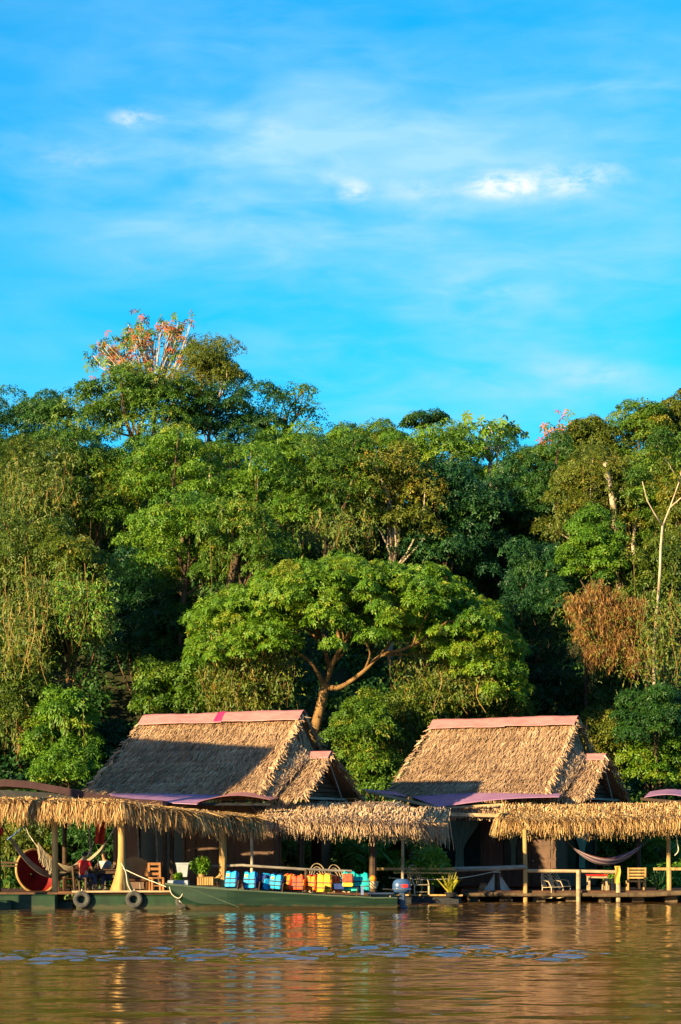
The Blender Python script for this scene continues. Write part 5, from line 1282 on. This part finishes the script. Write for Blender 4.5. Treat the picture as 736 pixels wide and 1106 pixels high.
# potted plants
def plant(label, px, py, Y, leafm, n, ll, h, pot='pot', potr=.17, poth=.25, up=1.0, spike=True, box=False):
    p = at(px, py, Y); t = thing('potted_plant', label, 'plant', p)
    if box: MB().rbox((0, 0, poth/2), (potr*2, potr*1.6, poth), .02).build('planter', M[pot], t)
    else:
        MB().lathe((0, 0, 0), [(potr*.7, 0), (potr, poth*.9), (potr*1.08, poth*.92), (potr*1.08, poth)], 14).build('pot', M[pot], t)
    if spike:
        P = np.tile(np.array([0, 0, poth]), (n, 1))+rng.normal(0, .06, (n, 3))*np.array([1, 1, .2])
        D = rng.normal(0, .42, (n, 3)); D[:, 2] = up
        V, Fq, tt = strips(P, D, unit(rng.normal(size=(n, 3))*np.array([1, 1, .1])), rng.uniform(.6, 1.1, n)*ll, rng.uniform(.05, .09, n), rng.uniform(-.05, .1, n), rng.uniform(.0, .25, n)*ll, rng.random(n), .05, 5)
        mesh_obj('leaves', V, Fq, M[leafm], t, False, tt)
    else:
        C = rng.normal(0, 1, (n, 3)); C = unit(C)*rng.random((n, 1))**.4*h*.5+np.array([0, 0, poth+h*.5])
        V, Fq, tt = leaves(C, rng.normal(size=(n, 3))+np.array([-.3, -.5, .6]), np.full(n, ll), np.clip(rng.normal(.5, .2, n), 0, 1), 3, .5, .3)
        mesh_obj('leaves', V, Fq, M[leafm], t, False, tt); MB().tube([(0, 0, poth*.8), (.03, 0, poth+h*.5)], .03, 6).build('stem', M['bark'], t)
    return t
plant('yellow-green spiky plant under the end of the golden rail', 487, 968.5, 86.05, 'leaf_yellow', 46, .80, 1, up=1.1, potr=.22, poth=.16, pot='black')
plant('tall leafy potted plant lit by the sun in the gap between the houses', 464, 966, 87.3, 'leaf_bright', 420, .20, 1.5, potr=.2, poth=.3, spike=False)
plant('dark spiky plant in a pot at the right end of the right deck', 713, 968, 89.2, 'leaf_teal', 40, .9, 1, up=.9)
plant('bushy potted plant behind the boat bow', 217, 950, 80.9, 'leaf_bright', 330, .12, .62, pot='wood_gold', potr=.15, poth=.2, spike=False)
plant('low green plants in a planter right behind the boat bow', 193, 957, 80.6, 'leaf_bright', 140, .12, .25, pot='planter', potr=.35, poth=.2, spike=False, box=True)
plant('small light green plant beside the golden plank chair', 660, 962, 90.2, 'leaf_bright', 160, .14, .5, spike=False)
p = at(222, 956, 80.75); t = thing('slatted_box', 'small golden slatted box below the bushy potted plant', 'box', p)
m = MB()
for i in range(7): m.box((-.24+.08*i, -.16, .14), (.06, .02, .28))
m.build('front_slats', M['wood_gold'], t); MB().box((0, .0, .13), (.52, .28, .24)).build('box_body', M['wood_dark'], t); MB().box((0, -.0, .275), (.56, .34, .02)).build('lid', M['wood_gold'], t)
p = at(198, 947, 81.3); t = thing('cooler_box', 'pale grey tub left of the bushy potted plant', 'tub', p)
MB().lathe((0, 0, 0), [(.22, 0), (.30, .42), (.32, .43), (.32, .46), (.28, .46)], 4, Matrix.Rotation(R(40), 3, 'Z')).build('tub_body', M['planter'], t); MB().rbox((0, 0, .47), (.50, .42, .03), .01).build('lid', M['planter'], t)

# palms behind the porch between the houses
def palm(label, px, py, Y, nf, ll, base_py):
    c = at(px, py, Y); b = Vector((c.x, Y, gz(c.x, Y)-.2)); t = thing('palm', label, 'palm', b); limbm = MB(); limb(limbm, b, c, .09, .06, .03); limbm.build('trunk', M['bark'], t, True)
    parts = []
    for i in range(nf):
        a = 2*math.pi*i/nf+random.uniform(-.2, .2); el = random.uniform(.3, 1.0); d = Vector((math.cos(a)*math.cos(el), math.sin(a)*math.cos(el), math.sin(el))); L = ll*random.uniform(.8, 1.15)
        n = 34; f = np.linspace(.1, 1, n)[:, None]; Q = np.array(c)+np.array(d)*L*f+np.array([0, 0, -1.0])*(f**2)*L*.75
        tan = unit(np.gradient(Q, axis=0)); sd = unit(np.cross(tan, np.array([0, 0, 1.0])))
        for s in (-1, 1):
            D = sd*s+tan*.55; parts.append(strips(Q, D, np.tile(np.array([0, 0, 1.0]), (n, 1)), (.55*np.sin(np.pi*(f*.86+.1))).ravel()*ll/1.8+.05, np.full(n, .06), np.full(n, .03), np.full(n, .14), np.clip(rng.normal(.5, .2, n), 0, 1), .02))
    V, Fq, tt = merge(parts); mesh_obj('fronds', V, Fq, M['leaf_mid'], t, True, tt); return t
palm('palm with arching fronds under the porch between the houses', 440, 912, 90.5, 14, 2.0, 960)
palm('low palm glimpsed left of the dark porch post', 380, 918, 89.0, 13, 1.8, 960)
palm('palm behind the hammock of the right porch', 716, 912, 98, 11, 1.7, 960)

# ------------------------------------------------------------------ people
def skin_mesh(name, verts, edges, radii, mat, parent, root=0):
    me = bpy.data.meshes.new(name); me.from_pydata(verts, edges, []); me.update(); o = bpy.data.objects.new(name, me); COL.objects.link(o); o.parent = parent
    me.skin_vertices.new() if hasattr(me.skin_vertices, 'new') and not me.skin_vertices else None
    s = o.modifiers.new('skin', 'SKIN')
    if not me.skin_vertices: 
        bm_ = __import__('bmesh').new(); bm_.from_mesh(me); bm_.verts.layers.skin.verify(); bm_.to_mesh(me); bm_.free()
    for i, r in enumerate(radii): me.skin_vertices[0].data[i].radius = (r, r) if not isinstance(r, tuple) else r; me.skin_vertices[0].data[i].use_root = (i == root)
    s.use_smooth_shade = True
    sb = o.modifiers.new('sub', 'SUBSURF'); sb.levels = 1; sb.render_levels = 2; me.materials.append(mat); return o
def person(label, loc, rz, shirt, trousers, lean=0.0, reach=.36, head_turn=0):
    T = thing('person', label, 'person', loc, rz)
    V = [(0, 0, 0), (.02+lean*.2, 0, .20), (.02+lean*.7, 0, .42), (.03+lean, 0, .55), (.05+lean, 0, .62), (.07+lean, head_turn*.01, .71), (.055+lean, 0, .79), (.165+lean, head_turn*.03, .695)]
    Rr = [.13, (.13, .15), (.12, .16), .055, .06, (.095, .085), .07, .016]; E = [(0, 1), (1, 2), (2, 3), (3, 4), (4, 5), (5, 6), (5, 7)]
    sV, sE, sR = [V[0], V[1], V[2], (.03+lean, 0, .52)], [(0, 1), (1, 2), (2, 3)], [.145, (.145, .17), (.135, .18), .075]
    tV, tE, tR = [(0, 0, .02)], [], [.15]
    for s in (-1, 1):
        b = len(V); V += [(.02+lean*.8, s*.19, .46), (.13+lean*.6, s*.25, .22), (reach, s*.15, .25), (reach+.07, s*.14, .25)]; Rr += [.06, .045, .032, (.035, .022)]; E += [(2, b), (b, b+1), (b+1, b+2), (b+2, b+3)]
        for k, (dy, dx) in enumerate(((-.03, .08), (-.01, .095), (.01, .09), (.028, .07))):
            q = len(V); V += [(reach+.07+dx*.5, s*.14+dy, .245), (reach+.07+dx, s*.14+dy*1.1, .23)]; Rr += [.009, .008]; E += [(b+3, q), (q, q+1)]
        q = len(V); V += [(reach+.05, s*.14-s*.05, .255)]; Rr += [.011]; E += [(b+3, q)]
        h = len(V); V += [(.06, s*.10, -.01), (.44, s*.13, .01), (.42, s*.12, -.38), (.56, s*.13, -.42)]; Rr += [.095, .065, .042, .035]; E += [(0, h), (h, h+1), (h+1, h+2), (h+2, h+3)]
        c = len(sV); sV += [V[b], (V[b][0]*.45+V[b+1][0]*.55, s*.225, .33)]; sR += [.075, .066]; sE += [(2, c), (c, c+1)]
        c = len(tV); tV += [V[h], V[h+1], (.42, s*.12, -.30)]; tR += [.11, .085, .065]; tE += [(0, c), (c, c+1), (c+1, c+2)]
    skin_mesh('body', V, E, Rr, M['skin'], T); skin_mesh('shirt', sV, sE, sR, M[shirt], T); skin_mesh('trousers', tV, tE, tR, M[trousers], T)
    hm = MB(); n = 14
    for i in range(6):
        a = math.pi/2*i/5
        for k in range(n):
            t = 2*math.pi*k/n; r = .108*math.cos(a*.98); back = 1.0+.12*(math.cos(t) < 0); hm.v.append((.045+lean+r*math.cos(t)*back, r*.9*math.sin(t), .735+.10*math.sin(a)-(.06*(1-i/5) if math.cos(t) < .2 else 0))); hm.t.append(.5)
    hm.f = [(i*n+k, i*n+(k+1) % n, (i+1)*n+(k+1) % n, (i+1)*n+k) for i in range(5) for k in range(n)]+[tuple(range(5*n, 6*n))]
    hm.build('hair', M['hair'], T, False, True)
    e = MB()
    for s in (-1, 1): e.lathe((.145+lean, s*.035, .715), [(.002, -.012), (.012, 0), (.002, .012)], 8)
    e.build('eyes', M['black'], T); return T
person('person in a red shirt seated at the dark table with their back to the river', (ax(90, 79.7), 79.7, 1.06), R(60), 'red', 'denim', .06)
person('person in a grey shirt sitting at the far side of the dark table', (ax(115, 81.1), 81.1, 1.04), R(-115), 'shirt_grey', 'denim', .10)
